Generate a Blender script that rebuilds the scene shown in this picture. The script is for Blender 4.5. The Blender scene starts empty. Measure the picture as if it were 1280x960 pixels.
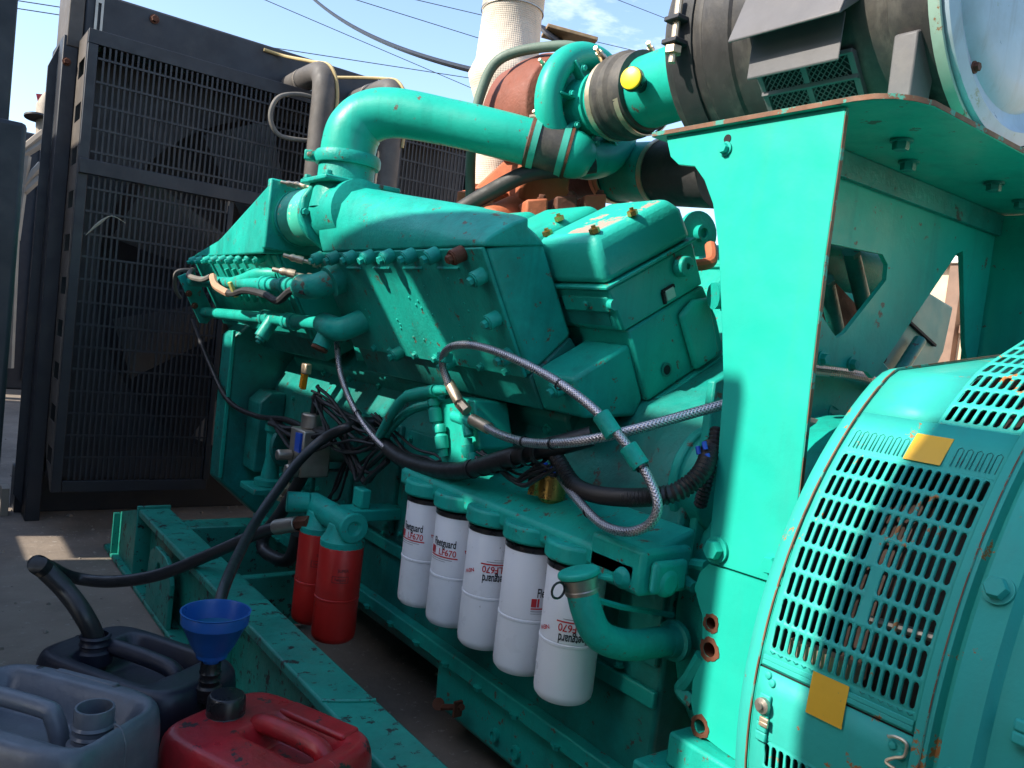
import bpy, bmesh, math, random
from mathutils import Vector, Matrix, Quaternion
random.seed(7)
R_ = math.radians
sc = bpy.context.scene
# ------------------------------------------------------------------ camera, sky, sun, exposure
CAM = Vector((0, 0, 1.1)); FPX = 1020.0
yaw, pitch, roll = R_(36.8), R_(-3.3), R_(6.6)
fw = Vector((math.sin(yaw)*math.cos(pitch), math.cos(yaw)*math.cos(pitch), math.sin(pitch)))
r0 = Vector((math.cos(yaw), -math.sin(yaw), 0)); u0 = r0.cross(fw)
rt = r0*math.cos(roll)+u0*math.sin(roll); up = -r0*math.sin(roll)+u0*math.cos(roll)
cam = bpy.data.cameras.new('camera'); camo = bpy.data.objects.new('camera', cam); sc.collection.objects.link(camo)
camo.matrix_world = Matrix(((rt.x, up.x, -fw.x, CAM.x), (rt.y, up.y, -fw.y, CAM.y), (rt.z, up.z, -fw.z, CAM.z), (0, 0, 0, 1)))
cam.sensor_width = 36; cam.lens = FPX/1280*36; cam.clip_start = .02; cam.clip_end = 2000
sc.camera = camo
SUN_EL = R_(36); TOSUN = Vector((-1, .20, 0)).normalized()*math.cos(SUN_EL)+Vector((0, 0, math.sin(SUN_EL)))
w = bpy.data.worlds.new('World'); sc.world = w; w.use_nodes = True
nt = w.node_tree; sky = nt.nodes.new('ShaderNodeTexSky'); sky.sky_type = 'NISHITA'; sky.sun_disc = False
sky.sun_elevation = SUN_EL; sky.sun_rotation = math.atan2(TOSUN.x, TOSUN.y); sky.altitude = 100; sky.air_density = 1.0; sky.dust_density = 1.2; sky.ozone_density = 1.5
bg = nt.nodes['Background']; bg.inputs[1].default_value = .15
# thin cloud wisps mixed into the sky
tc = nt.nodes.new('ShaderNodeTexCoord'); mp = nt.nodes.new('ShaderNodeMapping'); mp.inputs['Scale'].default_value = (2.2, 2.2, 7)
nz = nt.nodes.new('ShaderNodeTexNoise'); nz.inputs['Scale'].default_value = 1.6; nz.inputs['Detail'].default_value = 7; nz.inputs['Roughness'].default_value = .62
rp = nt.nodes.new('ShaderNodeValToRGB'); rp.color_ramp.elements[0].position = .60; rp.color_ramp.elements[1].position = .84
mx = nt.nodes.new('ShaderNodeMixRGB'); mx.inputs[2].default_value = (6.0, 6.2, 6.6, 1)
nt.links.new(tc.outputs['Generated'], mp.inputs[0]); nt.links.new(mp.outputs[0], nz.inputs[0]); nt.links.new(nz.outputs[0], rp.inputs[0])
nt.links.new(rp.outputs[0], mx.inputs[0]); nt.links.new(sky.outputs[0], mx.inputs[1]); nt.links.new(mx.outputs[0], bg.inputs[0])
sun = bpy.data.lights.new('sun', 'SUN'); sun.energy = 3.75; sun.angle = R_(.5); sun.color = (1, .93, .82)
suno = bpy.data.objects.new('sun', sun); sc.collection.objects.link(suno); suno.rotation_euler = (-TOSUN).to_track_quat('-Z', 'Y').to_euler()
sc.view_settings.view_transform = 'Standard'; sc.view_settings.look = 'None'; sc.view_settings.exposure = 1.22; sc.view_settings.gamma = 1

# ------------------------------------------------------------------ placing helpers: world axes X across the set, Y along it, Z up
def at(px, py, X=None, Y=None, Z=None):
    d = rt*((px-640)/FPX)-up*((py-480)/FPX)+fw
    t = (X-CAM.x)/d.x if X is not None else (Y-CAM.y)/d.y if Y is not None else (Z-CAM.z)/d.z
    return CAM+d*t
XC = 1.6; OZ = .68
def bk(a, n, y, s=1):      # cylinder-bank frame: a across the head (inboard), n out along the bores; s=-1 is the far bank
    x = -(.8660254*(-a)+.5*n)
    return Vector((XC+s*x, y, OZ+.5*a+.8660254*n))
V = Vector
# ------------------------------------------------------------------ materials
def nodes(m): return m.node_tree.nodes, m.node_tree.links
def mat(name, col, rough=.5, metal=0, var=.12, vs=6, bump=.0, bs=60, chips=0, chipcol=(.3, .12, .05), cs=14, dirt=0, dirtcol=(.03, .028, .025), ds=3.5, spec=.5, coat=0, chipup=False, streak=0, streakcol=(.02, .10, .085), dent=0):
    m = bpy.data.materials.new(name); m.use_nodes = True; N, L = nodes(m); b = N['Principled BSDF']
    b.inputs['Roughness'].default_value = rough; b.inputs['Metallic'].default_value = metal; b.inputs['Specular IOR Level'].default_value = spec
    if coat: b.inputs['Coat Weight'].default_value = coat; b.inputs['Coat Roughness'].default_value = .15
    tc = N.new('ShaderNodeTexCoord'); oi = N.new('ShaderNodeObjectInfo'); ad = N.new('ShaderNodeVectorMath')
    geo = N.new('ShaderNodeNewGeometry'); co = geo.outputs['Position']
    def noise(s, det=5, ro=.6, off=0):
        n = N.new('ShaderNodeTexNoise'); n.inputs['Scale'].default_value = s; n.inputs['Detail'].default_value = det; n.inputs['Roughness'].default_value = ro
        if off:
            v = N.new('ShaderNodeVectorMath'); v.inputs[1].default_value = (off, off*1.7, -off); L.new(co, v.inputs[0]); L.new(v.outputs[0], n.inputs[0])
        else: L.new(co, n.inputs[0])
        return n.outputs[0]
    def ramp(sock, a, c):
        r = N.new('ShaderNodeMapRange'); r.inputs[1].default_value = a; r.inputs[2].default_value = c; L.new(sock, r.inputs[0]); return r.outputs[0]
    def mix(f, c1, c2):
        x = N.new('ShaderNodeMixRGB')
        if isinstance(f, float): x.inputs[0].default_value = f
        else: L.new(f, x.inputs[0])
        for i, c in ((1, c1), (2, c2)):
            if isinstance(c, tuple): x.inputs[i].default_value = c+(1,)
            else: L.new(c, x.inputs[i])
        return x.outputs[0]
    c = tuple(col); lo = tuple(v*(1-var) for v in c); hi = tuple(min(1, v*(1+var)) for v in c)
    out = mix(ramp(noise(vs), .3, .7), lo, hi)
    if dirt:
        f = ramp(noise(ds, 8, .68, 3.1), .62-.22*dirt, .85-.1*dirt); g = N.new('ShaderNodeMath'); g.operation = 'MULTIPLY'; g.inputs[1].default_value = min(.85, .35+.5*dirt); L.new(f, g.inputs[0])
        out = mix(g.outputs[0], out, dirtcol)
    if streak:   # runs and rain marks, drawn out vertically
        v = N.new('ShaderNodeVectorMath'); v.operation = 'MULTIPLY'; v.inputs[1].default_value = (26, 26, 1.6); L.new(co, v.inputs[0]); n = N.new('ShaderNodeTexNoise'); n.inputs['Scale'].default_value = 1; n.inputs['Detail'].default_value = 5; n.inputs['Roughness'].default_value = .65; L.new(v.outputs[0], n.inputs[0])
        g2 = N.new('ShaderNodeMath'); g2.operation = 'MULTIPLY'; g2.inputs[1].default_value = streak; L.new(ramp(n.outputs[0], .52, .78), g2.inputs[0]); out = mix(g2.outputs[0], out, streakcol)
    rs = noise(vs*2.3, 6, .65, 7.7); rr = N.new('ShaderNodeMapRange'); rr.inputs[1].default_value = .3; rr.inputs[2].default_value = .7
    rr.inputs[3].default_value = max(.05, rough-.1); rr.inputs[4].default_value = min(1, rough+.14); L.new(rs, rr.inputs[0]); L.new(rr.outputs[0], b.inputs['Roughness'])
    if chips:
        f = ramp(noise(cs, 9, .72, 11.3), .635-.10*chips, .65-.10*chips); 
        if chipup:   # worn only where the casting faces up
            sx = N.new('ShaderNodeSeparateXYZ'); L.new(geo.outputs['Normal'], sx.inputs[0]); mu = N.new('ShaderNodeMath'); mu.operation = 'MULTIPLY'; L.new(f, mu.inputs[0]); L.new(ramp(sx.outputs[2], .80, .86), mu.inputs[1]); f = mu.outputs[0]
        out = mix(f, out, chipcol)
    L.new(out, b.inputs['Base Color'])
    if bump:
        bp = N.new('ShaderNodeBump'); bp.inputs['Strength'].default_value = bump; bp.inputs['Distance'].default_value = .004; L.new(noise(bs, 4, .6, 1.3), bp.inputs['Height']); L.new(bp.outputs[0], b.inputs['Normal'])
        if dent:
            b2 = N.new('ShaderNodeBump'); b2.inputs['Strength'].default_value = dent; b2.inputs['Distance'].default_value = .03; L.new(noise(5, 2, .5, 5.5), b2.inputs['Height']); L.new(b2.outputs[0], bp.inputs['Normal'])
    return m
TEAL = (.012, .38, .285)
teal = mat('teal_paint', TEAL, .38, var=.10, vs=5, bump=.12, bs=90, dirt=.5, dirtcol=(.016, .11, .09), chips=.12, chipcol=(.13, .10, .075), cs=24, spec=.28, streak=.3, dent=.1)
tealcast = mat('teal_cast_paint', (.010, .36, .285), .42, var=.14, vs=7, bump=.3, bs=120, dirt=.65, dirtcol=(.014, .065, .055), chips=.25, chipcol=(.12, .085, .06), cs=28, spec=.28, streak=.35)
tealdirty = mat('teal_oily_paint', (.006, .24, .20), .42, var=.2, vs=8, bump=.35, bs=90, dirt=.9, dirtcol=(.012, .03, .026), chips=.3, chipcol=(.06, .045, .035), cs=20)
tealalt = mat('alternator_paint', (.032, .40, .335), .5, var=.08, vs=4, bump=.12, bs=70, dirt=.25, dirtcol=(.02, .26, .24), chips=.22, chipcol=(.36, .15, .045), cs=15, spec=.28, streak=.35, streakcol=(.06, .27, .22), dent=.1)
tealplate = mat('plate_paint', (.012, .40, .305), .45, var=.08, vs=3, bump=.10, bs=60, dirt=.35, dirtcol=(.02, .27, .21), chips=.0, chipcol=(.22, .16, .11), cs=20, spec=.28, streak=.35, streakcol=(.03, .30, .24), dent=.25)
tealrail = mat('rail_paint', (.012, .27, .20), .45, var=.15, vs=6, bump=.3, bs=80, dirt=.6, dirtcol=(.02, .10, .08), chips=.62, chipcol=(.02, .024, .022), cs=26)
covtop = mat('worn_cover_paint', (.02, .41, .325), .38, var=.10, vs=5, bump=.3, bs=90, dirt=.3, dirtcol=(.012, .12, .1), spec=.3, chips=1.15, chipcol=(.42, .31, .25), cs=5, chipup=True)
black = mat('black_steel', (.020, .022, .028), .5, var=.2, vs=5, bump=.1, dirt=.5, dirtcol=(.06, .055, .05))
blackg = mat('guard_black', (.017, .019, .025), .48, var=.2, vs=9, dirt=.3, dirtcol=(.05, .045, .04))
darkcore = mat('radiator_core', (.012, .013, .016), .7, var=.3, vs=20)
fanm = mat('fan_blade_grey', (.10, .10, .105), .45, var=.2, vs=8, dirt=.4, dirtcol=(.04, .035, .03))
pipeg = mat('dusty_black_pipe', (.075, .068, .062), .65, var=.25, vs=10, bump=.2, dirt=.5, dirtcol=(.16, .13, .10))
duststeel = mat('dusty_black_steel', (.085, .072, .06), .6, var=.3, vs=7, dirt=.5, dirtcol=(.16, .12, .085))
rubber = mat('black_rubber', (.022, .022, .023), .62, var=.25, vs=14, bump=.25, bs=60, dirt=.55, dirtcol=(.085, .075, .062))
hoserub = mat('oily_hose', (.018, .019, .021), .38, var=.25, vs=18, bump=.12, bs=50, dirt=.3, dirtcol=(.05, .05, .05))
wrapr = mat('weathered_rubber', (.045, .042, .038), .6, var=.35, vs=9, bump=.4, bs=35, dirt=.7, dirtcol=(.19, .165, .125), ds=7)
cableb = mat('black_cable', (.012, .012, .014), .45, var=.3, vs=25, dirt=.25, dirtcol=(.05, .045, .04))
greyhose = mat('dusty_hose', (.14, .13, .115), .7, var=.25, vs=14, bump=.2, dirt=.5, dirtcol=(.25, .2, .13))
white = mat('filter_white', (.78, .79, .82), .32, var=.03, vs=6, dirt=.25, dirtcol=(.45, .44, .42), chips=-.25, chipcol=(.4, .38, .36), cs=40)
redf = mat('filter_red', (.50, .018, .014), .36, var=.12, vs=6, dirt=.4, dirtcol=(.16, .01, .01))
redcan = mat('jerrycan_red', (.40, .014, .02), .36, var=.16, vs=7, bump=.3, bs=40, dirt=1.0, dirtcol=(.11, .014, .015), ds=7, chips=.35, chipcol=(.035, .02, .02), cs=24)
greycan = mat('jerrycan_grey', (.11, .125, .15), .36, var=.22, vs=6, bump=.3, bs=40, dirt=1.0, dirtcol=(.035, .045, .06), ds=5)
bluecan = mat('jerrycan_dark_blue', (.010, .012, .022), .4, var=.3, vs=6, bump=.25, bs=40, dirt=.5, dirtcol=(.035, .034, .034), ds=6)
bluef = mat('funnel_blue', (.010, .085, .33), .35, var=.1, vs=6, dirt=.5, dirtcol=(.012, .03, .08), ds=10)
oil = mat('oil', (.01, .10, .20), .05, var=.05)
capb = mat('black_plastic', (.014, .014, .015), .3, var=.2, vs=20)
steel = mat('dull_steel', (.42, .38, .33), .42, .85, var=.2, vs=12, bump=.2, dirt=.5, dirtcol=(.12, .09, .07))
zinc = mat('zinc_fitting', (.62, .50, .36), .42, .8, var=.15, vs=20, dirt=.3, dirtcol=(.2, .15, .1))
brass = mat('brass', (.50, .33, .10), .3, .9, var=.2, vs=30, dirt=.4, dirtcol=(.06, .05, .03))
rust = mat('rusty_iron', (.11, .036, .016), .75, var=.3, vs=16, bump=.5, dirt=.4, dirtcol=(.07, .03, .02))
turbr = mat('oxide_red_casting', (.21, .062, .036), .7, var=.2, vs=9, bump=.5, bs=80, dirt=.4, dirtcol=(.16, .06, .04))
orange = mat('rust_orange_manifold', (.42, .12, .05), .7, var=.2, vs=7, bump=.4, bs=60, dirt=.5, dirtcol=(.2, .06, .03), chips=.3, chipcol=(.6, .3, .18))
edgebrown = mat('bare_edge', (.16, .075, .04), .7, var=.35, vs=20, chips=.9, chipcol=(.05, .26, .2), cs=18)
yellow = mat('yellow_sticker', (.75, .42, .025), .45, var=.06, vs=10, dirt=.25, dirtcol=(.5, .25, .03), chips=.12, chipcol=(.05, .2, .16), cs=30)
capyel = mat('yellow_cap', (.80, .58, .02), .35, var=.05)
acbody = mat('canister_black', (.030, .028, .027), .55, var=.35, vs=10, bump=.25, bs=30, dirt=.6, dirtcol=(.15, .13, .10), ds=5, streak=.7, streakcol=(.13, .12, .10))
acgrey = mat('air_cleaner_grey', (.10, .097, .10), .55, var=.18, vs=6, bump=.15, bs=40, dirt=.5, dirtcol=(.17, .15, .13), ds=5)
acend = mat('air_cleaner_cover_paint', (.33, .42, .50), .35, var=.12, vs=5, bump=.2, bs=20, dirt=.5, dirtcol=(.22, .26, .27), ds=9, chips=.2, chipcol=(.25, .3, .25), cs=12, streak=.8, streakcol=(.20, .22, .22))
acrim = mat('cover_rim_paint', (.28, .40, .33), .45, var=.2, vs=8, dirt=.6, dirtcol=(.2, .13, .07), chips=.4, chipcol=(.25, .12, .06))
dark = mat('void_shade_black', (.008, .008, .009), .8, var=.1)  # near black: painted shade for holes and openings, also dark joints
winding = mat('varnished_winding', (.018, .010, .008), .6, var=.5, vs=30)
blackp = mat('print_black', (.02, .02, .025), .5, var=.05); redp = mat('print_red', (.55, .02, .03), .5, var=.05)
bluew = mat('blue_plastic', (.01, .08, .5), .4, var=.1); orangew = mat('orange_plug', (.8, .30, .01), .4, var=.1)
wood = mat('old_plank', (.26, .18, .10), .75, var=.3, vs=14, bump=.4)
plaster = mat('cream_plaster', (.58, .44, .30), .85, var=.15, vs=3, bump=.3, bs=25, dirt=.5, dirtcol=(.45, .26, .14), ds=1.5)
brownw = mat('brown_joinery', (.20, .12, .08), .6, var=.2)
peach = mat('orange_panel', (.62, .30, .10), .7, var=.1)
ladd = mat('pale_steel', (.30, .25, .19), .6, var=.2)
concg = mat('grey_wall', (.30, .29, .28), .8, var=.15, vs=2)
def braid_mat():
    m = mat('braided_steel', (.60, .57, .60), .30, .9, var=.06, vs=10); return m
braid = braid_mat()
def wrap_mat():
    m = mat('exhaust_wrap_cloth', (.60, .52, .42), .8, var=.12, vs=5, dirt=.55, dirtcol=(.45, .35, .25), ds=4)
    N, L = nodes(m); b = N['Principled BSDF']; g = N.new('ShaderNodeNewGeometry'); x = N.new('ShaderNodeSeparateXYZ'); L.new(g.outputs['Position'], x.inputs[0])
    def mth(op, a_, b_):
        n_ = N.new('ShaderNodeMath'); n_.operation = op
        for i, v_ in enumerate((a_, b_)):
            if isinstance(v_, (int, float)): n_.inputs[i].default_value = v_
            elif v_ is not None: L.new(v_, n_.inputs[i])
        return n_.outputs[0]
    an = mth('MULTIPLY', mth('ARCTAN2', mth('SUBTRACT', x.outputs[1], 2.38), mth('SUBTRACT', x.outputs[0], 1.60)), 48); ln = mth('MULTIPLY', x.outputs[2], 460)
    h = mth('MULTIPLY', mth('SINE', mth('ADD', an, ln), None), mth('SINE', mth('SUBTRACT', an, ln), None))
    nz = N.new('ShaderNodeTexNoise'); nz.inputs['Scale'].default_value = 9; L.new(g.outputs['Position'], nz.inputs[0])
    bp = N.new('ShaderNodeBump'); bp.inputs['Strength'].default_value = .22; bp.inputs['Distance'].default_value = .0025; L.new(h, bp.inputs['Height'])
    b2 = N.new('ShaderNodeBump'); b2.inputs['Strength'].default_value = .4; b2.inputs['Distance'].default_value = .03; L.new(nz.outputs[0], b2.inputs['Height']); L.new(b2.outputs[0], bp.inputs['Normal']); L.new(bp.outputs[0], b.inputs['Normal']); return m
wrapm = wrap_mat()
def ground_mat():
    m = mat('dusty_oily_concrete', (.25, .20, .155), .85, var=.25, vs=1.6, bump=.8, bs=30, dirt=.9, dirtcol=(.06, .047, .038), ds=1.1, chips=.3, chipcol=(.30, .26, .22), cs=34); return m
groundm = ground_mat()
# ------------------------------------------------------------------ mesh builder
class M:
    def __init__(s): s.v = []; s.f = []; s.tw = {}
    def add(s, vs, fs):
        o = len(s.v); s.v += [V(p) for p in vs]; s.f += [tuple(i+o for i in f) for f in fs]; return s
    def obox(s, c, ax, ay, az):          # centre and three half-axis vectors
        c = V(c); P = [c+ax*i+ay*j+az*k for i in (-1, 1) for j in (-1, 1) for k in (-1, 1)]
        F = [(0, 1, 3, 2), (4, 6, 7, 5), (0, 4, 5, 1), (2, 3, 7, 6), (0, 2, 6, 4), (1, 5, 7, 3)]
        if ax.cross(ay).dot(az) < 0: F = [f[::-1] for f in F]
        return s.add(P, F)
    def box(s, lo, hi):
        lo, hi = V(lo), V(hi); c = (lo+hi)/2; h = (hi-lo)/2
        return s.obox(c, V((h.x, 0, 0)), V((0, h.y, 0)), V((0, 0, h.z)))
    def prism(s, poly, vec):
        poly = [V(p) for p in poly]; vec = V(vec); n = len(poly)
        nn = V((0, 0, 0))
        for i in range(n): nn += poly[i].cross(poly[(i+1) % n])
        if nn.dot(vec) > 0: poly = poly[::-1]
        F = [tuple(range(n)), tuple(range(2*n-1, n-1, -1))]+[(i, i+n, (i+1) % n+n, (i+1) % n) for i in range(n)]
        return s.add(poly+[p+vec for p in poly], F)
    def lathe(s, o, ax, prof, n=24, cap=(True, True)):   # prof: list of (height along axis, radius)
        o = V(o); ax = V(ax).normalized(); a = ax.orthogonal().normalized(); b = ax.cross(a); P = []; F = []
        for h, r in prof:
            for i in range(n):
                t = 2*math.pi*i/n; P.append(o+ax*h+(a*math.cos(t)+b*math.sin(t))*max(r, 1e-5))
        for k in range(len(prof)-1):
            for i in range(n):
                j = (i+1) % n; F.append((k*n+i, k*n+j, (k+1)*n+j, (k+1)*n+i))
        if cap[0]: F.append(tuple(range(n-1, -1, -1)))
        if cap[1]: F.append(tuple((len(prof)-1)*n+i for i in range(n)))
        return s.add(P, F)
    def cyl(s, p0, p1, r, r1=None, n=20):
        p0, p1 = V(p0), V(p1); return s.lathe(p0, p1-p0, [(0, r), ((p1-p0).length, r if r1 is None else r1)], n)
    def tube(s, pts, r, n=12, ripple=None):
        pts = [V(p) for p in pts]; P = []; F = []; m = len(pts); prev = None; al = 0
        for i, p in enumerate(pts):
            if i: al += (p-pts[i-1]).length
            t = (pts[min(i+1, m-1)]-pts[max(i-1, 0)]).normalized()
            if prev is None: a = t.orthogonal().normalized()
            else: a = (prev-t*prev.dot(t)).normalized()
            prev = a; b = t.cross(a); rr = r(i/(m-1)) if callable(r) else r
            if ripple: rr *= (1+ripple*(1 if i % 2 else -1))
            for k in range(n):
                q = 2*math.pi*k/n; P.append(p+(a*math.cos(q)+b*math.sin(q))*rr); s.tw[len(s.v)+len(P)-1] = (math.cos(q), math.sin(q), al)
        for i in range(m-1):
            for k in range(n):
                l = (k+1) % n; F.append((i*n+k, i*n+l, (i+1)*n+l, (i+1)*n+k))
        F.append(tuple(range(n-1, -1, -1))); F.append(tuple((m-1)*n+k for k in range(n)))
        return s.add(P, F)
def spline(pts, k=8, closed=False):
    pts = [V(p) for p in pts]; out = []
    for i in range(len(pts)-1):
        p0 = pts[max(i-1, 0)]; p1 = pts[i]; p2 = pts[i+1]; p3 = pts[min(i+2, len(pts)-1)]
        for j in range(k):
            t = j/k; out.append(.5*((2*p1)+(p2-p0)*t+(2*p0-5*p1+4*p2-p3)*t*t+(3*p1-p0-3*p2+p3)*t**3))
    out.append(pts[-1]); return out
def resample(pts, step):
    out = [pts[0]]; acc = 0
    for a, b in zip(pts, pts[1:]):
        L = (b-a).length; d = step-acc
        while d <= L: out.append(a.lerp(b, d/L)); d += step
        acc = (acc+L) % step if L > 0 else acc
        acc = L-(d-step)
    return out
ORG = {}
def thing(name, label, cat, base, group=None):
    o = bpy.data.objects.new(name, None); sc.collection.objects.link(o); o.location = base; o.empty_display_size = .1
    o['label'] = label; o['category'] = cat
    if group: o['group'] = group
    ORG[o.name] = V(base); return o
def obj(name, m, mt, parent=None, bev=.0, ang=35, label=None, cat=None, group=None, kind=None, seg=2):
    c = V((sum(p.x for p in m.v), sum(p.y for p in m.v), sum(p.z for p in m.v)))/len(m.v)
    me = bpy.data.meshes.new(name); me.from_pydata([p-c for p in m.v], [], m.f); me.update()
    me.polygons.foreach_set('use_smooth', [True]*len(me.polygons)); me.set_sharp_from_angle(angle=R_(ang)); me.materials.append(mt)
    if m.tw:
        at_ = me.attributes.new('tw', 'FLOAT_VECTOR', 'POINT'); at_.data.foreach_set('vector', [x for i in range(len(m.v)) for x in m.tw.get(i, (1, 0, 0))])
    o = bpy.data.objects.new(name, me); sc.collection.objects.link(o)
    if parent: o.parent = parent; o.location = c-ORG[parent.name]
    else: o.location = c
    ORG[o.name] = c
    if bev:
        b = o.modifiers.new('bevel', 'BEVEL'); b.width = bev; b.segments = seg; b.limit_method = 'ANGLE'; b.angle_limit = R_(40); b.harden_normals = False
    if label: o['label'] = label
    if cat: o['category'] = cat
    if group: o['group'] = group
    if kind: o['kind'] = kind
    return o
SH = {}
def shared(key, build, mt):
    if key not in SH:
        m = build(); me = bpy.data.meshes.new(key); me.from_pydata(m.v, [], m.f); me.update()
        me.polygons.foreach_set('use_smooth', [True]*len(me.polygons)); me.set_sharp_from_angle(angle=R_(35)); me.materials.append(mt); SH[key] = me
    return SH[key]
def put(name, me, parent, p, d=(0, 0, 1), spin=0, scale=1, label=None):    # shared mesh, local +Z turned to d
    o = bpy.data.objects.new(name, me); sc.collection.objects.link(o); o.parent = parent; p = V(p); o.location = p-ORG[parent.name]
    q = Quaternion() if tuple(d) == (0, 0, 1) else V(d).to_track_quat('Z', 'Y'); o.rotation_mode = 'QUATERNION'; o.rotation_quaternion = q @ Quaternion((0, 0, 1), spin); o.scale = (scale,)*3
    ORG[o.name] = p
    if label: o['label'] = label
    return o
def hexbolt(): return M().lathe((0, 0, 0), (0, 0, 1), [(0, .0135), (.003, .0135), (.0031, .0115)], 20).lathe((0, 0, .003), (0, 0, 1), [(0, .010), (.008, .010), (.0095, .0088)], 6)
def spacerbolt(): return M().lathe((0, 0, 0), (0, 0, 1), [(0, .0175), (.027, .0175), (.029, .0165), (.0291, .0145), (.032, .0145)], 22).lathe((0, 0, .032), (0, 0, 1), [(0, .0098), (.009, .0098), (.0105, .0085)], 6)
def clampscrew(): return M().cyl((0, 0, -.035), (0, 0, .05), .0045, n=8).lathe((0, 0, -.03), (0, 0, 1), [(0, .009), (.012, .009)], 6).lathe((0, 0, .005), (0, 0, 1), [(0, .0085), (.012, .0085), (.018, .007), (.024, .0085), (.03, .006)], 10)
BOLT = lambda: shared('bolt_mesh', hexbolt, tealcast)
SPB = lambda: shared('spacer_bolt_mesh', spacerbolt, tealcast)
RB = lambda: shared('rusty_bolt_mesh', hexbolt, rust)
CS = lambda: shared('clamp_screw_mesh', clampscrew, zinc)
def ring(p, d, r, w, t=.003, n=32):  # a band round an axis
    d = V(d).normalized(); return M().lathe(V(p)-d*w/2, d, [(0, r), (0, r+t), (w, r+t), (w, r)], n, (False, False))
def plate_holes(outer, holes, vec):
    bm = bmesh.new(); loops = [outer]+holes; es = []
    for lp in loops:
        vs = [bm.verts.new(V(p)) for p in lp]
        for i in range(len(vs)): es.append(bm.edges.new((vs[i], vs[(i+1) % len(vs)])))
    bmesh.ops.triangle_fill(bm, edges=es, use_beauty=True, use_dissolve=False)
    r = bmesh.ops.extrude_face_region(bm, geom=bm.faces[:]); bmesh.ops.translate(bm, verts=[g for g in r['geom'] if isinstance(g, bmesh.types.BMVert)], vec=V(vec))
    bmesh.ops.recalc_face_normals(bm, faces=bm.faces[:]); bm.verts.index_update()
    m = M(); m.add([v.co.copy() for v in bm.verts], [tuple(v.index for v in f.verts) for f in bm.faces]); bm.free(); return m
def circle(c, u, v, r, n=20): return [V(c)+V(u)*r*math.cos(2*math.pi*i/n)+V(v)*r*math.sin(2*math.pi*i/n) for i in range(n)]
def text_m(txt, size, sx=1.0, bold=0.0):
    cu = bpy.data.curves.new('t', 'FONT'); cu.body = txt; cu.size = size; cu.align_x = 'CENTER'; cu.align_y = 'CENTER'; cu.resolution_u = 5; cu.offset = bold
    o = bpy.data.objects.new('t', cu); me = o.to_mesh(); bm = bmesh.new(); bm.from_mesh(me)
    bmesh.ops.triangulate(bm, faces=bm.faces[:]); bmesh.ops.subdivide_edges(bm, edges=bm.edges[:], cuts=1)
    bm.verts.index_update(); m = M(); m.add([V((v.co.x*sx, v.co.y, 0)) for v in bm.verts], [tuple(v.index for v in f.verts) for f in bm.faces]); bm.free(); o.to_mesh_clear(); bpy.data.objects.remove(o); return m
def rect_m(x0, y0, x1, y1, n=6):
    P = []; F = []
    for i in range(n+1): P += [(x0+(x1-x0)*i/n, y0, 0), (x0+(x1-x0)*i/n, y1, 0)]
    for i in range(n): F.append((2*i, 2*i+2, 2*i+3, 2*i+1))
    return M().add(P, F)
def move2(m, dx, dy, rot=0, k=1):
    c, s = math.cos(rot), math.sin(rot)
    for p in m.v: x, y = p.x*k, p.y*k; p.x = x*c-y*s+dx; p.y = x*s+y*c+dy
    return m
def cat_m(*ms):
    o = M()
    for m in ms: o.add(m.v, m.f)
    return o
def wrapcyl(m, cx, cy, cz, R, th, flip=False):
    for p in m.v:
        x, y = (-p.x, -p.y) if flip else (p.x, p.y); t = th+x/R
        p.x, p.y, p.z = cx+R*math.cos(t), cy+R*math.sin(t), cz+y
    return m
# ================================================================== GROUND
g = M(); g.add([(-300, -300, 0), (300, -300, 0), (300, 300, 0), (-300, 300, 0)], [(0, 1, 2, 3)])
o = obj('ground', g, groundm, kind='structure')
def loft(profs, cap=True):
    n = len(profs[0]); P = [V(p) for q in profs for p in q]; F = []
    for k in range(len(profs)-1):
        for i in range(n):
            j = (i+1) % n; F.append((k*n+i, k*n+j, (k+1)*n+j, (k+1)*n+i))
    if cap: F += [tuple(range(n-1, -1, -1)), tuple((len(profs)-1)*n+i for i in range(n))]
    bm = bmesh.new(); vs = [bm.verts.new(p) for p in P]
    for f in F: bm.faces.new([vs[i] for i in f])
    bmesh.ops.recalc_face_normals(bm, faces=bm.faces[:]); bm.verts.index_update()
    m = M().add([v.co.copy() for v in bm.verts], [tuple(v.index for v in f.verts) for f in bm.faces]); bm.free(); return m
def bprism(poly, y0, y1, s=1): return M().prism([bk(a, n, y0, s) for a, n in poly], (0, y1-y0, 0))
def bd(a, n, s=1): return V((s*(.8660254*a-.5*n), 0, .5*a+.8660254*n))
def xz(poly, y0, y1): return M().prism([(x, y0, z) for x, z in poly], (0, y1-y0, 0))
# ================================================================== RADIATOR
rad = thing('radiator', 'tall black radiator with wire fan guard standing at the far end of the engine', 'radiator', (1.6, 4.3, 0))
GY = 4.0; GX0, GX1 = .55, 2.65; GZ0, GZ1 = .19, 2.195; MID = 1.62
obj('top_tank', M().box((.56, 4.25, 2.17), (2.74, 4.62, 2.43)), black, rad, .012)
obj('end_post', M().box((.50, 4.245, 2.16), (.56, 4.60, 2.52)), duststeel, rad, .004)
obj('end_post', M().box((.488, 4.25, 0), (.548, 4.262, 2.205)).box((.488, 4.262, 0), (.498, 4.62, 2.205)), black, rad, .003)
obj('end_post', M().box((2.655, 4.25, 0), (2.77, 4.62, 2.3)), black, rad, .003)
obj('side_flange', M().prism([(.448, 4.38, .1), (.448, 4.38, 2.08), (.487, 4.38, 2.19), (.487, 4.38, .04)], (0, .01, 0)), black, rad, .002)
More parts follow.
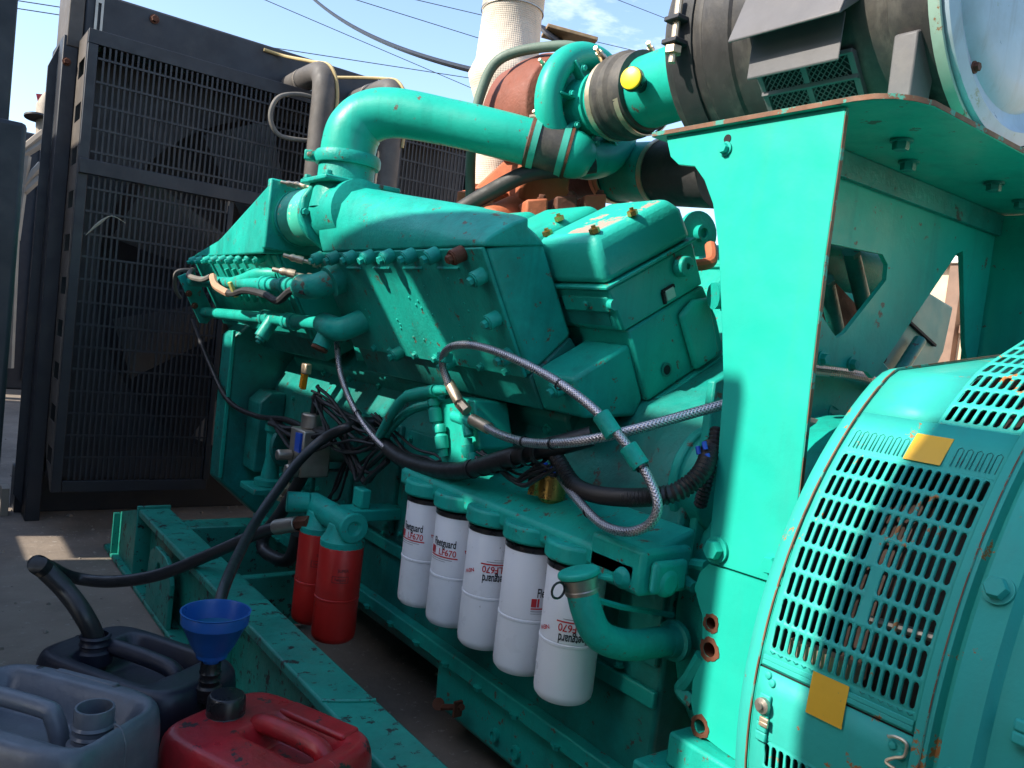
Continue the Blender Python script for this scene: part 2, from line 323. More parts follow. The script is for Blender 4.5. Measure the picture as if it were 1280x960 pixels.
obj('slotted_strap', plate_holes([(.600, 4.236, 2.17), (.634, 4.236, 2.17), (.634, 4.236, 2.62), (.600, 4.236, 2.62)], [[(.611, 4.236, 2.22), (.624, 4.236, 2.22), (.624, 4.236, 2.38), (.611, 4.236, 2.38)]], (0, .006, 0)), steel, rad)
obj('core', M().box((.56, 4.46, .2), (2.65, 4.58, 2.17)), darkcore, rad)
sh = plate_holes([(.56, 4.27, .2), (2.65, 4.27, .2), (2.65, 4.27, 2.17), (.56, 4.27, 2.17)], [circle((1.6, 4.27, 1.18), (1, 0, 0), (0, 0, 1), .90, 56)], (0, .01, 0))
obj('fan_shroud', sh, blackg, rad)
obj('bottom_support', M().box((.46, 4.42, 0), (2.75, 4.62, .2)), black, rad, .004)
obj('foot_plate', M().box((.40, 4.36, 0), (.432, 4.46, .13)), ladd, rad, .002)
fan = obj('fan_hub', M().lathe((1.6, 4.05, 1.18), (0, 1, 0), [(0, .10), (.01, .16), (.14, .16), (.15, .12)], 28), blackg, rad)
for k in range(8):
    t = 2*math.pi*k/8+.42; P = []; er = V((math.cos(t), 0, math.sin(t))); et = V((-math.sin(t), 0, math.cos(t)))
    pr = []
    for q in range(6):
        r = .15+(.86-.15)*q/5; wd = .10+.075*q/5; tw = R_(52-24*q/5); row = []
        for i in range(6):
            u = (i/5-.5)*2*wd; c = .025*(1-(i/2.5-1)**2); row.append(V((1.6, 4.15, 1.18))+er*r+et*u*math.cos(tw)+V((0, 1, 0))*(u*math.sin(tw)*.8-c))
        pr.append(row)
    m = M()
    m.add([p for row in pr for p in row]+[p+V((0, .005, 0)) for row in pr for p in row],
          [(q*6+i, q*6+i+1, q*6+i+7, q*6+i+6) for q in range(5) for i in range(5)]+[(36+q*6+i, 36+q*6+i+6, 36+q*6+i+7, 36+q*6+i+1) for q in range(5) for i in range(5)]+[(30+i, 31+i, 67+i, 66+i) for i in range(5)])
    obj('fan_blade', m, fanm, rad, ang=60)
# guard: frames, side plates, wire bars
fr = M()
fr.box((GX0, GY-.004, 2.135), (GX1, GY+.02, GZ1)).box((GX0, GY+.021, GZ1-.004), (GX1, 4.249, GZ1))
fr.box((GX0, GY-.004, GZ0), (GX0+.04, GY+.02, 2.134)).box((GX1-.04, GY-.004, GZ0), (GX1, GY+.02, 2.134))
guard = obj('guard_frame', fr, blackg, rad, .003)
obj('guard_mid_rail', M().box((GX0+.002, GY-.022, MID-.035), (1.40, GY-.005, MID+.028)), black, rad, .003)
obj('guard_mid_rail', M().box((1.80, GY-.022, MID-.035), (GX1-.002, GY-.005, MID+.028)), black, rad, .003)
obj('guard_bottom_rail', M().box((GX0+.041, GY-.003, GZ0), (1.215, GY+.018, GZ0+.05)), blackg, rad, .002)
obj('guard_stile', M().box((1.195, GY-.006, GZ0+.051), (1.22, GY+.018, MID-.036)), blackg, rad, .002)
obj('guard_stile', M().box((1.97, GY-.006, GZ0), (1.995, GY+.018, MID-.036)), blackg, rad, .002)
holes = []
for i in range(10): z = .30+i*.19; holes.append([(GX0-.001, 4.05, z), (GX0-.001, 4.20, z+.0), (GX0-.001, 4.20, z+.075), (GX0-.001, 4.05, z+.075)])
obj('guard_side', plate_holes([(GX0-.001, 4.021, GZ0), (GX0-.001, 4.249, GZ0+.14), (GX0-.001, 4.249, GZ1-.006), (GX0-.001, 4.021, GZ1-.006)], holes, (.003, 0, 0)), duststeel, rad, label='perforated side of the fan guard')
bars = M(); PX = .0228; PZ = .0985
MISS = {(36, 14), (37, 14), (38, 14), (39, 14), (8, 12), (9, 12), (10, 12), (13, 7), (14, 7), (15, 7)}
def bars_in(x0, x1, z0, z1):
    nx = int((x1-x0)/PX); rows = [z1-.055-k*PZ for k in range(40) if z1-.055-k*PZ > z0+.03]
    for z in rows: bars.box((x0, GY-.0035, z-.0045), (x1, GY-.0005, z+.0045))
    zs = [z1]+rows+[z0]
    for i in range(1, nx+1):
        x = x0+i*PX
        for k in range(len(zs)-1):
            r = int(round((2.2-zs[k])/PZ)); r = 21-r
            if (int((x-GX0)/PX), r) in MISS: continue
            bars.box((x-.0042, GY, zs[k+1]), (x+.0042, GY+.006, zs[k]))
bars_in(GX0+.042, GX1-.042, MID+.03, 2.134)
bars_in(GX0+.042, 1.194, GZ0+.052, MID-.036)
bars_in(1.996, GX1-.042, GZ0+.052, MID-.036)
obj('guard_bars', bars, blackg, rad, kind='stuff')
put('bolt', RB(), rad, at(193, 24, Y=4.248), (0, -1, 0), 0, 1.6); put('bolt', RB(), rad, at(83, 77, Y=4.248), (0, -1, 0), 0, 1.3)
put('bolt', RB(), rad, at(71, 203, Y=4.375), (0, -1, 0), 0, 1.4)
# pipes from the top tank down to the engine
for (sx, bx, ex, zb, cl) in ((352, 408, 408, 97, 0), (432, 495, 492, 118, 1)):
    p0 = at(sx, zb, Y=4.2); p1 = at(bx, zb-10, Y=3.8); p2 = V((p1.x, 3.80, p1.z-.72))
    pts = spline([V((p1.x, 4.25, p1.z)), V((p1.x, 3.93, p1.z)), V((p1.x, 3.835, p1.z-.025)), V((p1.x, 3.80, p1.z-.11)), V((p1.x, 3.80, p1.z-.3)), p2], 7)
    t_ = obj('water_pipe', M().tube(pts, .056, 18), pipeg, rad, label='dusty black water pipe bending out of the top tank')
    obj('hose_clamp', ring((p1.x, 4.08, p1.z), (0, 1, 0), .056, .018), steel, rad); obj('hose_clamp', ring((p1.x, 3.80, p1.z-.62), (0, 0, 1), .056, .02), steel, rad)
    hp = at(330 if not cl else 372, 62 if not cl else 88, Y=4.24)
    obj('vent_hose', M().tube(spline([hp, hp+V((.10, -.03, -.01)), V((p1.x-.02, 3.95, p1.z+.062)), V((p1.x+.02, 3.80, p1.z+.02)), V((p1.x+.05, 3.76, p1.z-.10)), V((p1.x+.05, 3.76, p1.z-.30))], 7), .0085, 8), mat('yellowed_hose', (.38, .29, .13), .6), rad)
lp = [at(*q, Y=3.86) for q in [(402, 126), (375, 118), (348, 122), (338, 145), (348, 168), (375, 175), (402, 176)]]
obj('loop_hose', M().tube(spline(lp, 8), .011, 10), greyhose, rad, label='grey loop of thin hose in front of the guard')
obj('dry_leaf', M().tube(spline([at(107, 294, Y=3.985), at(125, 278, Y=3.97), at(140, 270, Y=3.96), at(157, 279, Y=3.975)], 5), lambda t: .001+.006*math.sin(math.pi*min(1, t*1.5+.02))**2 if t < .6 else .0018, 5), mat('dry_leaf', (.28, .28, .22), .8), rad)
# ================================================================== ENGINE
eng = thing('diesel_engine', 'big teal painted V diesel engine with white oil filters, running from alternator to radiator', 'engine', (1.6, 2.2, 0))
prof = [(1.20, .26), (1.20, .80), (1.30, .985), (1.542, 1.115), (1.6, 1.05), (1.658, 1.115), (1.90, .985), (2.0, .80), (2.0, .26)]
block = obj('cylinder_block', xz(prof, 1.02, 3.19), tealdirty, eng, .01)
obj('pan_rail', M().box((1.165, 1.02, .235), (1.199, 3.19, .275)).box((1.185, 1.02, .42), (1.199, 3.19, .455)), tealcast, eng, .004)
obj('oil_sump', xz([(1.205, .085), (1.20, .234), (2.0, .234), (1.995, .085)], 1.03, 1.80), tealcast, eng, .015)
obj('oil_sump', xz([(1.22, .17), (1.21, .234), (1.99, .234), (1.98, .17)], 1.81, 3.15), tealdirty, eng, .01, label='shallow front half of the oil pan')
for px, py in ((620, 918), (646, 940)): put('drain_plug', shared('plug', lambda: M().lathe((0, 0, 0), (0, 0, 1), [(0, .016), (.012, .016), (.0121, .009), (.006, .009)], 20), tealcast), eng, at(px, py, X=1.203), (-1, 0, 0))
obj('drain_valve', M().cyl(at(548, 880, X=1.2), at(548, 880, X=1.16), .016, n=14).cyl(at(545, 884, X=1.17), at(578, 884, X=1.17), .008, n=8).obox(at(572, 886, X=1.165), V((.012, 0, 0)), V((0, .004, 0)), V((0, 0, .02))), rust, eng)
for i in range(14): put('bolt', BOLT(), eng, (1.164, 1.1+i*.15, .248), (0, 0, -1))
for i in range(12): put('bolt', BOLT(), eng, (1.186, 1.12+i*.17, .467), (0, 0, 1), 0, .8)
# side covers on the crankcase
def side_cover(y0, y1, z0, z1, lab=None):
    c = obj('crankcase_cover', M().box((1.185, y0, z0), (1.2005, y1, z1)), tealdirty, eng, .004, label=lab)
    for y in (y0+.025, y1-.025):
        for z in (z0+.025, z1-.025): put('bolt', BOLT(), c, (1.184, y, z), (-1, 0, 0), .3, .75)
side_cover(.985+.04, 1.14, .50, .76, 'bolted side cover behind the oil filler')
for i in range(4): side_cover(1.80+i*.30, 2.06+i*.30, .47, .80)
obj('block_rib', M().box((1.19, 2.33, .46), (1.1998, 2.38, .80)), tealdirty, eng, .003)
# ---- oil filter head, filters
def fhead():
    m = M().prism([(1.05, .98, .690), (1.05, .98, .728), (1.10, .98, .752), (1.20, .98, .785), (1.20, .98, .690)], (0, .86, 0))
    return m
fh = obj('oil_filter_head', fhead(), tealcast, eng, .008)
obj('head_end_block', M().box((1.05, .965, .672), (1.18, 1.105, .757)).box((1.065, .945, .68), (1.15, .9645, .74)).cyl((1.10, .94, .70), (1.10, .9655, .70), .026, n=18).cyl((1.04, 1.01, .695), (1.06, 1.01, .695), .02, n=16), tealcast, fh, .01)
RF = .0595; FZ1 = .668; FZ0 = .402
fy = [1.168+.1413*k for k in range(5)][::-1]
fmesh = M().lathe((0, 0, 0), (0, 0, 1), [(0, .0), (.002, RF*.72), (.004, RF*.86), (.012, RF*.97), (.022, RF), (.118, RF), (.1195, RF+.0012), (.124, RF+.0012), (.1255, RF-.001), (.127, RF), (.262, RF), (.268, RF*.95)], 40)
fme = bpy.data.meshes.new('filter_can'); fme.from_pydata(fmesh.v, [], fmesh.f); fme.polygons.foreach_set('use_smooth', [True]*len(fme.polygons)); fme.set_sharp_from_angle(angle=R_(30)); fme.materials.append(white)
seal = shared('seal_mesh', lambda: M().lathe((0, 0, 0), (0, 0, 1), [(0, RF*.99), (.002, RF*1.03), (.011, RF*1.03), (.013, RF*.95)], 36), capb)
labs = [(-42, False, 0), (-34, False, 0), (14, True, .0), (48, False, -.02), (10, True, -.03)]
place = ['white oil filter at the far left end of the row', 'white oil filter second from the far left end', 'white oil filter in the middle with upside down label', 'white oil filter second nearest the oil filler', 'white oil filter nearest the camera behind the oil filler pipe']
for k, y in enumerate(fy):
    o = put('oil_filter', fme, eng, (1.086, y, FZ0), label=place[k]); put('seal_ring', seal, o, (1.086, y, FZ1-.003))
    cup = M().lathe((1.086, y, .682), (0, 0, 1), [(0, .064), (.003, .069), (.032, .069), (.036, .064)], 28)
    obj('filter_cup', cup, tealcast, fh, .003)
    vdir = math.atan2(-y, -1.086); da, fl, dz = labs[k]; th = vdir+R_(da); zc = FZ0+.185+dz
    k_ = .92
    blk = cat_m(move2(text_m('Fleetguard', .0285, .58, .0005), 0, .019), rect_m(-.046, -.0225, .028, -.0215), rect_m(-.046, -.0275, .010, -.0268))
    red = cat_m(move2(text_m('LF670', .0225, .92, .0003), .012, -.0045), rect_m(-.046, -.012, -.034, .007, 2), rect_m(-.032, -.012, -.0275, .007, 1), rect_m(-.046, -.0175, .042, -.0142), move2(text_m('NEW', .0125, 1.2, .0002), .075, .009, R_(20)))
    for m in (blk, red): move2(m, 0, 0, 0, k_)
    obj('label_print', wrapcyl(blk, 1.086, y, zc, RF+.0009, th, fl), blackp, o, label='black lettering on the filter'); obj('label_print', wrapcyl(red, 1.086, y, zc, RF+.0009, th, fl), redp, o, label='red lettering on the filter')
# ---- oil filler pipe
ofp = spline([(1.185, .985, .572), (1.13, .985, .575), (1.06, .99, .578), (1.0, 1.0, .600), (.972, 1.01, .645), (.960, 1.025, .70)], 8)
fil = obj('oil_filler_pipe', M().tube(ofp, .0275, 22).lathe((1.186, .985, .572), (-1, 0, 0), [(0, .038), (.010, .038), (.013, .031), (.03, .0285)], 24), tealcast, eng)
d = V((-.012, .012, .055)).normalized(); p = V((.960, 1.025, .70))
obj('filler_neck_band', M().lathe(p-d*.028, d, [(0, .030), (.006, .031), (.008, .030), (.02, .032), (.028, .034)], 24), steel, fil)
obj('filler_cap', M().lathe(p+d*.001, d, [(0, .036), (.006, .038), (.011, .036), (.013, .028)], 28).obox(p+d*.007+V((.03, -.03, 0)), V((.012, -.012, 0)), V((.006, .006, 0)), d*.004), teal, fil, .002)
obj('filler_strap', M().tube([(.99, 1.02, .66), (1.06, 1.01, .64), (1.185, 1.0, .615)], .006, 6), tealcast, fil)
rg = [p+V((-.045, .0, -.02))+V((.014*math.cos(t), 0, .014*math.sin(t))) for t in [2*math.pi*i/16 for i in range(17)]]
obj('cap_ring', M().tube(rg, .0022, 6), capb, fil)
# ---- flywheel housing with mounting face
fwh = obj('flywheel_housing', M().lathe((XC, .67, .62), (0, 1, 0), [(0, .36), (.0, .40), (.05, .405), (.30, .395), (.36, .38)], 48), tealcast, eng, .004)
outl = [at(*q, X=1.15) for q in [(886, 705), (985, 738), (975, 790), (962, 960), (950, 985), (935, 960), (905, 940), (872, 915), (864, 880), (866, 850), (878, 825), (878, 770), (868, 735), (875, 715)]]
hl = [circle(at(*q, X=1.15), (0, 1, 0), (0, 0, 1), r, 22) for q, r in (((889, 779), .0105), ((887, 812), .013), ((875, 908), .0125))]
pad = obj('mounting_face', plate_holes(outl, hl, (.06, 0, 0)), tealplate, eng, .004, label='flat teal mounting face with three rusty bolt holes')
for q, r in (((889, 779), .0105), ((887, 812), .013), ((875, 908), .0125)):
    c = at(*q, X=1.15); rm = M().lathe(c+V((-.0015, 0, 0)), (1, 0, 0), [(0, r*.98), (0, r*1.6), (.004, r*1.65)], 24, (False, False))
    for i_, v_ in enumerate(rm.v):
        if i_ >= 24: k_ = 1+.07*math.sin(i_ % 24*.9+r*900)+.05*math.sin(i_ % 24*2.3+c.z*70); v_.y = c.y+(v_.y-c.y)*k_; v_.z = c.z+(v_.z-c.z)*k_
    obj('bolt_hole_rim', rm.lathe(c, (1, 0, 0), [(.0, r*.99), (.05, r*.99)], 20, (False, True)), rust, pad)
obj('cast_lug', M().tube(spline([at(868, 735, X=1.16), at(850, 718, X=1.17), at(862, 706, X=1.18), at(884, 708, X=1.17)], 5), .011, 8), tealcast, pad)
obj('cast_lug', M().tube(spline([at(878, 820, X=1.17), at(862, 848, X=1.17), at(852, 862, X=1.17), at(868, 880, X=1.17)], 5), .014, 8), tealcast, pad)
obj('housing_foot', M().box((1.12, .70, .38), (1.30, .92, .44)).box((1.08, .74, .355), (1.24, .96, .379)), tealcast, eng, .006)
# ---- cylinder heads, rocker housings and rocker covers on both banks
for s in (1, -1):
    for k in range(8):
        y0 = 1.25+k*.243; y1 = y0+.215
        if s == -1 and k > 2: continue
        if s == 1 and k > 5: continue
        h = obj('cylinder_head', bprism([(-.094, .415), (-.094, .587), (.155, .587), (.175, .50), (.175, .415)], y0, y1, s), tealcast, eng, .006)
        rhs = obj('rocker_housing', bprism([(-.105, .589), (-.118, .69), (.155, .69), (.155, .589)], y0+.001, y1-.001, s), tealcast, eng, .005)
        obj('gasket_lip', bprism([(-.126, .6915), (-.126, .699), (.162, .699), (.162, .6915)], y0-.006, y1+.006, s), tealcast, rhs, .002)
        cv = loft([[bk(-.118, .700, y0-.001, s), bk(.156, .700, y0-.001, s), bk(.156, .700, y1+.001, s), bk(-.118, .700, y1+.001, s)],
                   [bk(-.116, .77, y0+.002, s), bk(.150, .77, y0+.002, s), bk(.150, .77, y1-.002, s), bk(-.116, .77, y1-.002, s)],
                   [bk(-.100, .803, y0+.018, s), bk(.128, .803, y0+.018, s), bk(.128, .803, y1-.018, s), bk(-.100, .803, y1-.018, s)]])
        c = obj('rocker_cover', cv, covtop if k == 0 and s == 1 else teal, eng, .016, label='worn box shaped rocker cover nearest the bracket' if (k, s) == (0, 1) else None, seg=4)
        for a, yy in ((-.085, y0+.03), (-.085, y1-.03), (.02, y0+.02)): put('cover_nut', shared('nut', lambda: M().lathe((0, 0, 0), (0, 0, 1), [(0, .0115), (.010, .0115)], 6).cyl((0, 0, .01), (0, 0, .016), .005, n=8), brass), c, bk(a, .802, yy, s), bd(0, 1, s), .2)
# details on the rear face of the nearest head
def rear(a, n, off=0): return bk(a, n, 1.249-off)
obj('boss', M().lathe(rear(.098, .655), (0, -1, 0), [(0, .024), (.022, .022), (.024, .018), (.0241, .007), (.016, .007)], 24), tealcast, eng, .001)
obj('pocket_plug', M().obox(rear(.045, .612, .002), bd(.014, 0), V((0, .004, 0)), bd(0, .012)), mat('pale_plug', (.35, .55, .45), .5), eng, .002)
obj('pocket_rim', M().obox(rear(.045, .624, .001), bd(.019, 0), V((0, .003, 0)), bd(0, .004)).obox(rear(.026, .61, .001), bd(.003, 0), V((0, .003, 0)), bd(0, .014)), dark, eng)
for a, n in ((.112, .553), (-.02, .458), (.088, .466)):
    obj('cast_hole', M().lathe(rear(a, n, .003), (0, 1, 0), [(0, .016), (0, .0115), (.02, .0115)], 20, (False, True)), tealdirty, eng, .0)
    obj('hole_shade_disc', M().lathe(rear(a, n, .0035), (0, 1, 0), [(0, .0), (.0005, .0105)], 18), dark, eng)  # flat dark disc, the shade inside the hole put into its colour
obj('head_lug', bprism([(.055, .42), (.05, .56), (.10, .575), (.15, .56), (.14, .42)], 1.232, 1.2495), tealcast, eng, .012, seg=3)
obj('head_flange', bprism([(-.10, .395), (-.10, .413), (.20, .413), (.20, .395)], 1.235, 1.50), tealcast, eng, .003)
obj('bank_skirt', M().prism([bk(-.10, .394, 1.06), bk(.2, .394, 1.06), (1.62, 1.06, .80), (1.25, 1.06, .66), (1.205, 1.06, .70), (1.205, 1.06, .80)], (0, .4, 0)), tealcast, eng, .012)
obj('rear_gear_cover', M().lathe((1.30, 1.055, .86), (0, -1, 0), [(0, .115), (.02, .115), (.022, .105), (.06, .10), (.065, .07)], 30), tealcast, eng, .004)
for t in range(5): put('bolt', BOLT(), eng, V((1.30, 1.034, .86))+V((.107*math.cos(t*1.25+2), 0, .107*math.sin(t*1.25+2))), (0, -1, 0))
obj('small_bracket', M().obox(bk(-.105, .655, 1.335), bd(.014, 0), V((0, .075, 0)), bd(0, .018)).obox(bk(-.10, .612, 1.335), bd(.012, 0), V((0, .07, 0)), bd(0, .016)), tealcast, eng, .004)
obj('bracket_pin', M().cyl(bk(-.115, .655, 1.26), bk(-.115, .655, 1.245), .012, n=14).cyl(bk(-.12, .655, 1.33), bk(-.128, .655, 1.33), .009, n=12), tealcast, eng)
obj('rocker_recess', M().obox(bk(-.113, .64, 1.36), bd(.002, 0), V((0, .085, 0)), bd(0, .035)), tealdirty, eng)
# ---- aftercoolers on the near bank
A0 = -.278
def aftercooler(y0, y1, lab):
    ac = obj('aftercooler', bprism([(-.268, .545), (-.268, .842), (-.126, .80), (-.126, .578)], y0, y1), tealcast, eng, .008, label=lab)
    obj('cover_plate', bprism([(A0, .545), (A0, .846), (-.2685, .846), (-.2685, .545)], y0+.004, y1-.004), tealcast, ac, .003)
    return ac
ac1 = aftercooler(1.405, 2.27, 'near aftercooler casting with a row of bolts along its flat side')
ac2 = aftercooler(2.585, 3.56, 'far aftercooler casting in full sun')
def hoodsec(y, top, ain, flat):
    r_ = [(-.276, .848), (-.270, .855+.25*(top-.855)), (-.255, .855+.55*(top-.855)), (-.225, .855+.85*(top-.855)), (-.185, top), (-.145, top-.004), (-.11+ain, top-.03*flat), (-.085+ain, top-.08*flat), (-.08+ain, .79)]
    return [bk(a_, n_, y) for a_, n_ in r_]
hood1 = loft([hoodsec(1.402, .866, -.045, .8), hoodsec(1.43, .874, -.035, .7), hoodsec(1.55, .897, -.02, .7), hoodsec(1.75, .93, -.005, .7), hoodsec(1.95, .962, 0, .7), hoodsec(2.08, .985, 0, .7), hoodsec(2.22, .985, 0, .7)])
obj('aftercooler_hood', hood1, tealcast, ac1, .012, ang=50, seg=3)
obj('rear_foot', M().prism([bk(-.262, .553, 1.262), bk(-.09, .553, 1.262), bk(-.0945, .42, 1.262), bk(-.13, .395, 1.262), bk(-.262, .46, 1.262)], (0, .1425, 0)), tealcast, ac1, .008)
obj('front_foot', bprism([(-.266, .544), (-.128, .5775), (-.096, .45), (-.262, .455)], 1.406, 2.27), tealdirty, ac1, .006)
obj('front_foot', bprism([(-.266, .544), (-.128, .5775), (-.096, .45), (-.262, .455)], 2.585, 3.56), tealdirty, ac2, .006)
hood2 = loft([[bk(*q) for q in [(-.276, .848, 3.55), (-.25, .855, 3.55), (-.17, .86, 3.55), (-.128, .82, 3.55), (-.128, .80, 3.55)]],
              [bk(*q) for q in [(-.276, .848, 3.2), (-.25, .90, 3.2), (-.17, .93, 3.2), (-.10, .88, 3.2), (-.10, .80, 3.2)]],
              [(.888, 2.575, 1.27), (.888, 2.575, 1.49), (1.04, 2.575, 1.50), (1.08, 2.575, 1.42), (1.08, 2.575, 1.29)]])
obj('aftercooler_hood', hood2, tealcast, ac2, .01, ang=50, seg=3)
obj('inlet_flange', M().box((.882, 2.545, 1.285), (1.082, 2.574, 1.505)), tealcast, ac2, .006)
obj('end_rib', bprism([(-.283, .60), (-.283, .855), (-.235, .93), (-.235, .60)], 2.64, 2.66), teal, ac2, .003)
BX, BZ = .985, 1.395
obj('bellows', M().lathe((BX, 2.30, BZ), (0, 1, 0), [(i*.0135, .084+(.004 if i % 2 else -.002)) for i in range(19)], 36), mat('painted_rubber_bellows', (.05, .46, .33), .5, var=.15, vs=12, chips=.45, chipcol=(.42, .40, .30), cs=20), ac2, ang=60)
for yy in (2.325, 2.515): obj('bellows_clamp', ring((BX, yy, BZ), (0, 1, 0), .088, .014), tealcast, ac2)
for yy, zz in ((2.43, 1.482), (2.50, 1.49)): put('clamp_screw', CS(), ac2, (BX-.03, yy, zz), (-.75, .65, .12), 0, 1.15)
obj('inlet_drum', M().lathe((BX+.0, 2.08, BZ), (0, 1, 0), [(0, .03), (.02, .088), (.225, .090)], 32), tealcast, ac1)
obj('drum_flange', M().lathe((BX+.0, 2.255, BZ), (0, 1, 0), [(0, .112), (.022, .112)], 12), tealcast, ac1, .006)
for t in range(5): put('bolt', BOLT(), ac1, V((BX, 2.254, BZ))+V((.10*math.cos(t*1.257+2.0), 0, .10*math.sin(t*1.257+2.0))), (0, -1, 0))
NX, NY = .985, 2.22
obj('inlet_neck', M().lathe((NX, NY, 1.40), (0, 0, 1), [(0, .095), (.05, .088), (.08, .08), (.155, .079)], 32), tealcast, ac1)
obj('neck_plate', M().prism([(NX-.10, NY-.09, 1.468), (NX-.10, NY+.09, 1.468), (NX+.05, NY+.11, 1.468), (NX+.16, NY+.02, 1.468), (NX+.12, NY-.11, 1.468)], (0, 0, .014)), tealcast, ac1, .004)
for q in ((NX-.085, NY-.075), (NX-.085, NY+.07), (NX+.13, NY)): put('bolt', BOLT(), ac1, (q[0], q[1], 1.482), (0, 0, 1))
# bolts along the plates
for i in range(8): put('spacer_bolt', SPB() if i else shared('rusty_spacer', spacerbolt, rust), ac1, bk(A0, .836, 1.487+i*.106), -bd(1, 0), i*.4, label='rusty spacer bolt at the corner' if i == 0 else None)
for i in range(9): put('spacer_bolt', SPB(), ac2, bk(A0, .838, 2.72+i*.1), -bd(1, 0), i*.7, .85)
for n in (.786, .688, .600): put('spacer_bolt', SPB(), ac1, bk(A0, n, 1.436), -bd(1, 0), n)
put('spacer_bolt', SPB(), ac1, bk(-.263, .535, 1.30), -bd(1, 0), .3)
for i, y in enumerate((1.47, 1.573, 1.70, 1.78, 1.882, 1.96, 2.02, 2.12)):
    if i in (2, 5): put('spacer_bolt', SPB(), ac1, bk(A0, .558, y), -bd(1, 0), y)
    else: put('bolt', BOLT(), ac1, bk(A0, .556, y), -bd(1, 0), y, .85)
for i in range(4): obj('cast_rib', bprism([(-.2835, .80), (-.2835, .803), (A0+.001, .806), (A0+.001, .797)], 1.52+i*.16, 1.61+i*.16), tealcast, ac1, .001)
for i in range(26): put('rivet', shared('rivet', lambda: M().lathe((0, 0, 0), (0, 0, 1), [(0, .004), (.002, .0035), (.003, .001)], 8), tealcast), ac1, bk(A0, .60+.18*random.random(), 1.5+.7*random.random()), -bd(1, 0))
for i in range(6): obj('cooling_fin', M().obox(bk(-.285, .735, 2.72+i*.085), bd(.008, 0), V((0, .008, 0)), bd(0, .065)), teal, ac2, .002)
# water pipes along the aftercoolers
def bpath(*q): return [bk(*p) for p in q]
pu = obj('water_pipe', M().tube(bpath((-.335, .765, 3.50), (-.335, .767, 2.30)), .021, 16), tealcast, eng, label='upper water pipe along the far aftercooler')
pl = obj('water_pipe', M().tube(bpath((-.335, .625, 3.53), (-.335, .648, 2.26)), .021, 16), tealcast, eng, label='lower water pipe along the far aftercooler')
for p_, n, ys in ((pu, .766, (2.62, 2.44)), (pl, .640, (2.76, 2.55))):
    for y in ys: obj('coupling', M().lathe(bk(-.335, n, y-.05), (0, 1, 0), [(0, .024), (.002, .027), (.02, .027), (.022, .024), (.05, .0245), (.052, .028), (.075, .028)], 20), tealcast, p_)
obj('tee', M().cyl(bk(-.335, .640, 2.70), bk(-.40, .60, 2.70), .024, n=18).lathe(bk(-.40, .60, 2.70), -bd(.85, .5), [(0, .017), (.01, .017), (.011, .008), (.02, .008)], 14), tealcast, pl)
obj('end_elbow', M().tube(spline(bpath((-.335, .766, 2.32), (-.338, .768, 2.25), (-.33, .77, 2.20), (-.27, .772, 2.17)), 6), .036, 20).lathe(bk(-.27, .772, 2.17), -bd(1, 0), [(0, .046), (.04, .044)], 22), tealcast, pu)
obj('end_elbow', M().tube(spline(bpath((-.335, .648, 2.27), (-.345, .648, 2.20), (-.335, .64, 2.15), (-.27, .64, 2.13)), 6), .034, 20).lathe(bk(-.385, .60, 2.235), bd(.7, .55), [(0, .026), (.06, .026)], 20), tealcast, pl)
obj('elbow_plug', M().lathe(bk(-.387, .599, 2.235), -bd(.7, .55), [(0, .025), (.008, .025), (.010, .022)], 18), rust, pl)
obj('pipe_bracket', M().prism([bk(-.30, .80, 3.53), bk(-.37, .80, 3.53), bk(-.37, .59, 3.53), bk(-.345, .575, 3.53), bk(-.30, .60, 3.53)], (0, .012, 0)), tealcast, eng, .003)
for n in (.72, .665): put('bolt', RB(), eng, bk(-.36, n, 3.53), (0, -1, 0))
obj('branch_pipe', M().tube(spline(bpath((-.27, .775, 2.66), (-.31, .79, 2.74), (-.325, .775, 2.86), (-.335, .767, 2.95)), 6), .022, 14), teal, pu)
put('clamp_screw', CS(), pu, bk(-.33, .80, 2.33), (-.8, .5, .1), 0, 1.5); put('clamp_screw', CS(), pu, bk(-.31, .835, 2.28), (-.85, .5, .15), 0, 1.3)
obj('sensor_lead', M().tube(spline(bpath((-.30, .80, 3.55), (-.36, .80, 3.40), (-.37, .79, 3.2), (-.36, .80, 3.1)), 6), .011, 8), greyhose, eng)
obj('sensor_lead', M().tube(spline(bpath((-.36, .80, 3.08), (-.385, .77, 3.0), (-.385, .75, 2.85), (-.375, .76, 2.72), (-.375, .75, 2.55), (-.38, .735, 2.44), (-.36, .765, 2.34), (-.365, .765, 2.22)), 6), .012, 8), rubber, eng)
obj('sensor_lead', M().tube(spline(bpath((-.36, .80, 3.08), (-.385, .775, 3.0), (-.388, .75, 2.88)), 6), .0135, 8), mat('faded_orange_sleeve', (.45, .26, .16), .6), eng)
obj('lead_plug', M().obox(bk(-.385, .765, 2.82), bd(.006, 0), V((0, .012, 0)), bd(0, .028)), mat('yellow_clip', (.42, .40, .12), .5), eng, .003)
obj('hanging_lead', M().tube(spline([bk(-.30, .80, 3.54), bk(-.36, .815, 3.56), bk(-.38, .75, 3.62), bk(-.37, .70, 3.66)], 6), .008, 7), greyhose, eng)
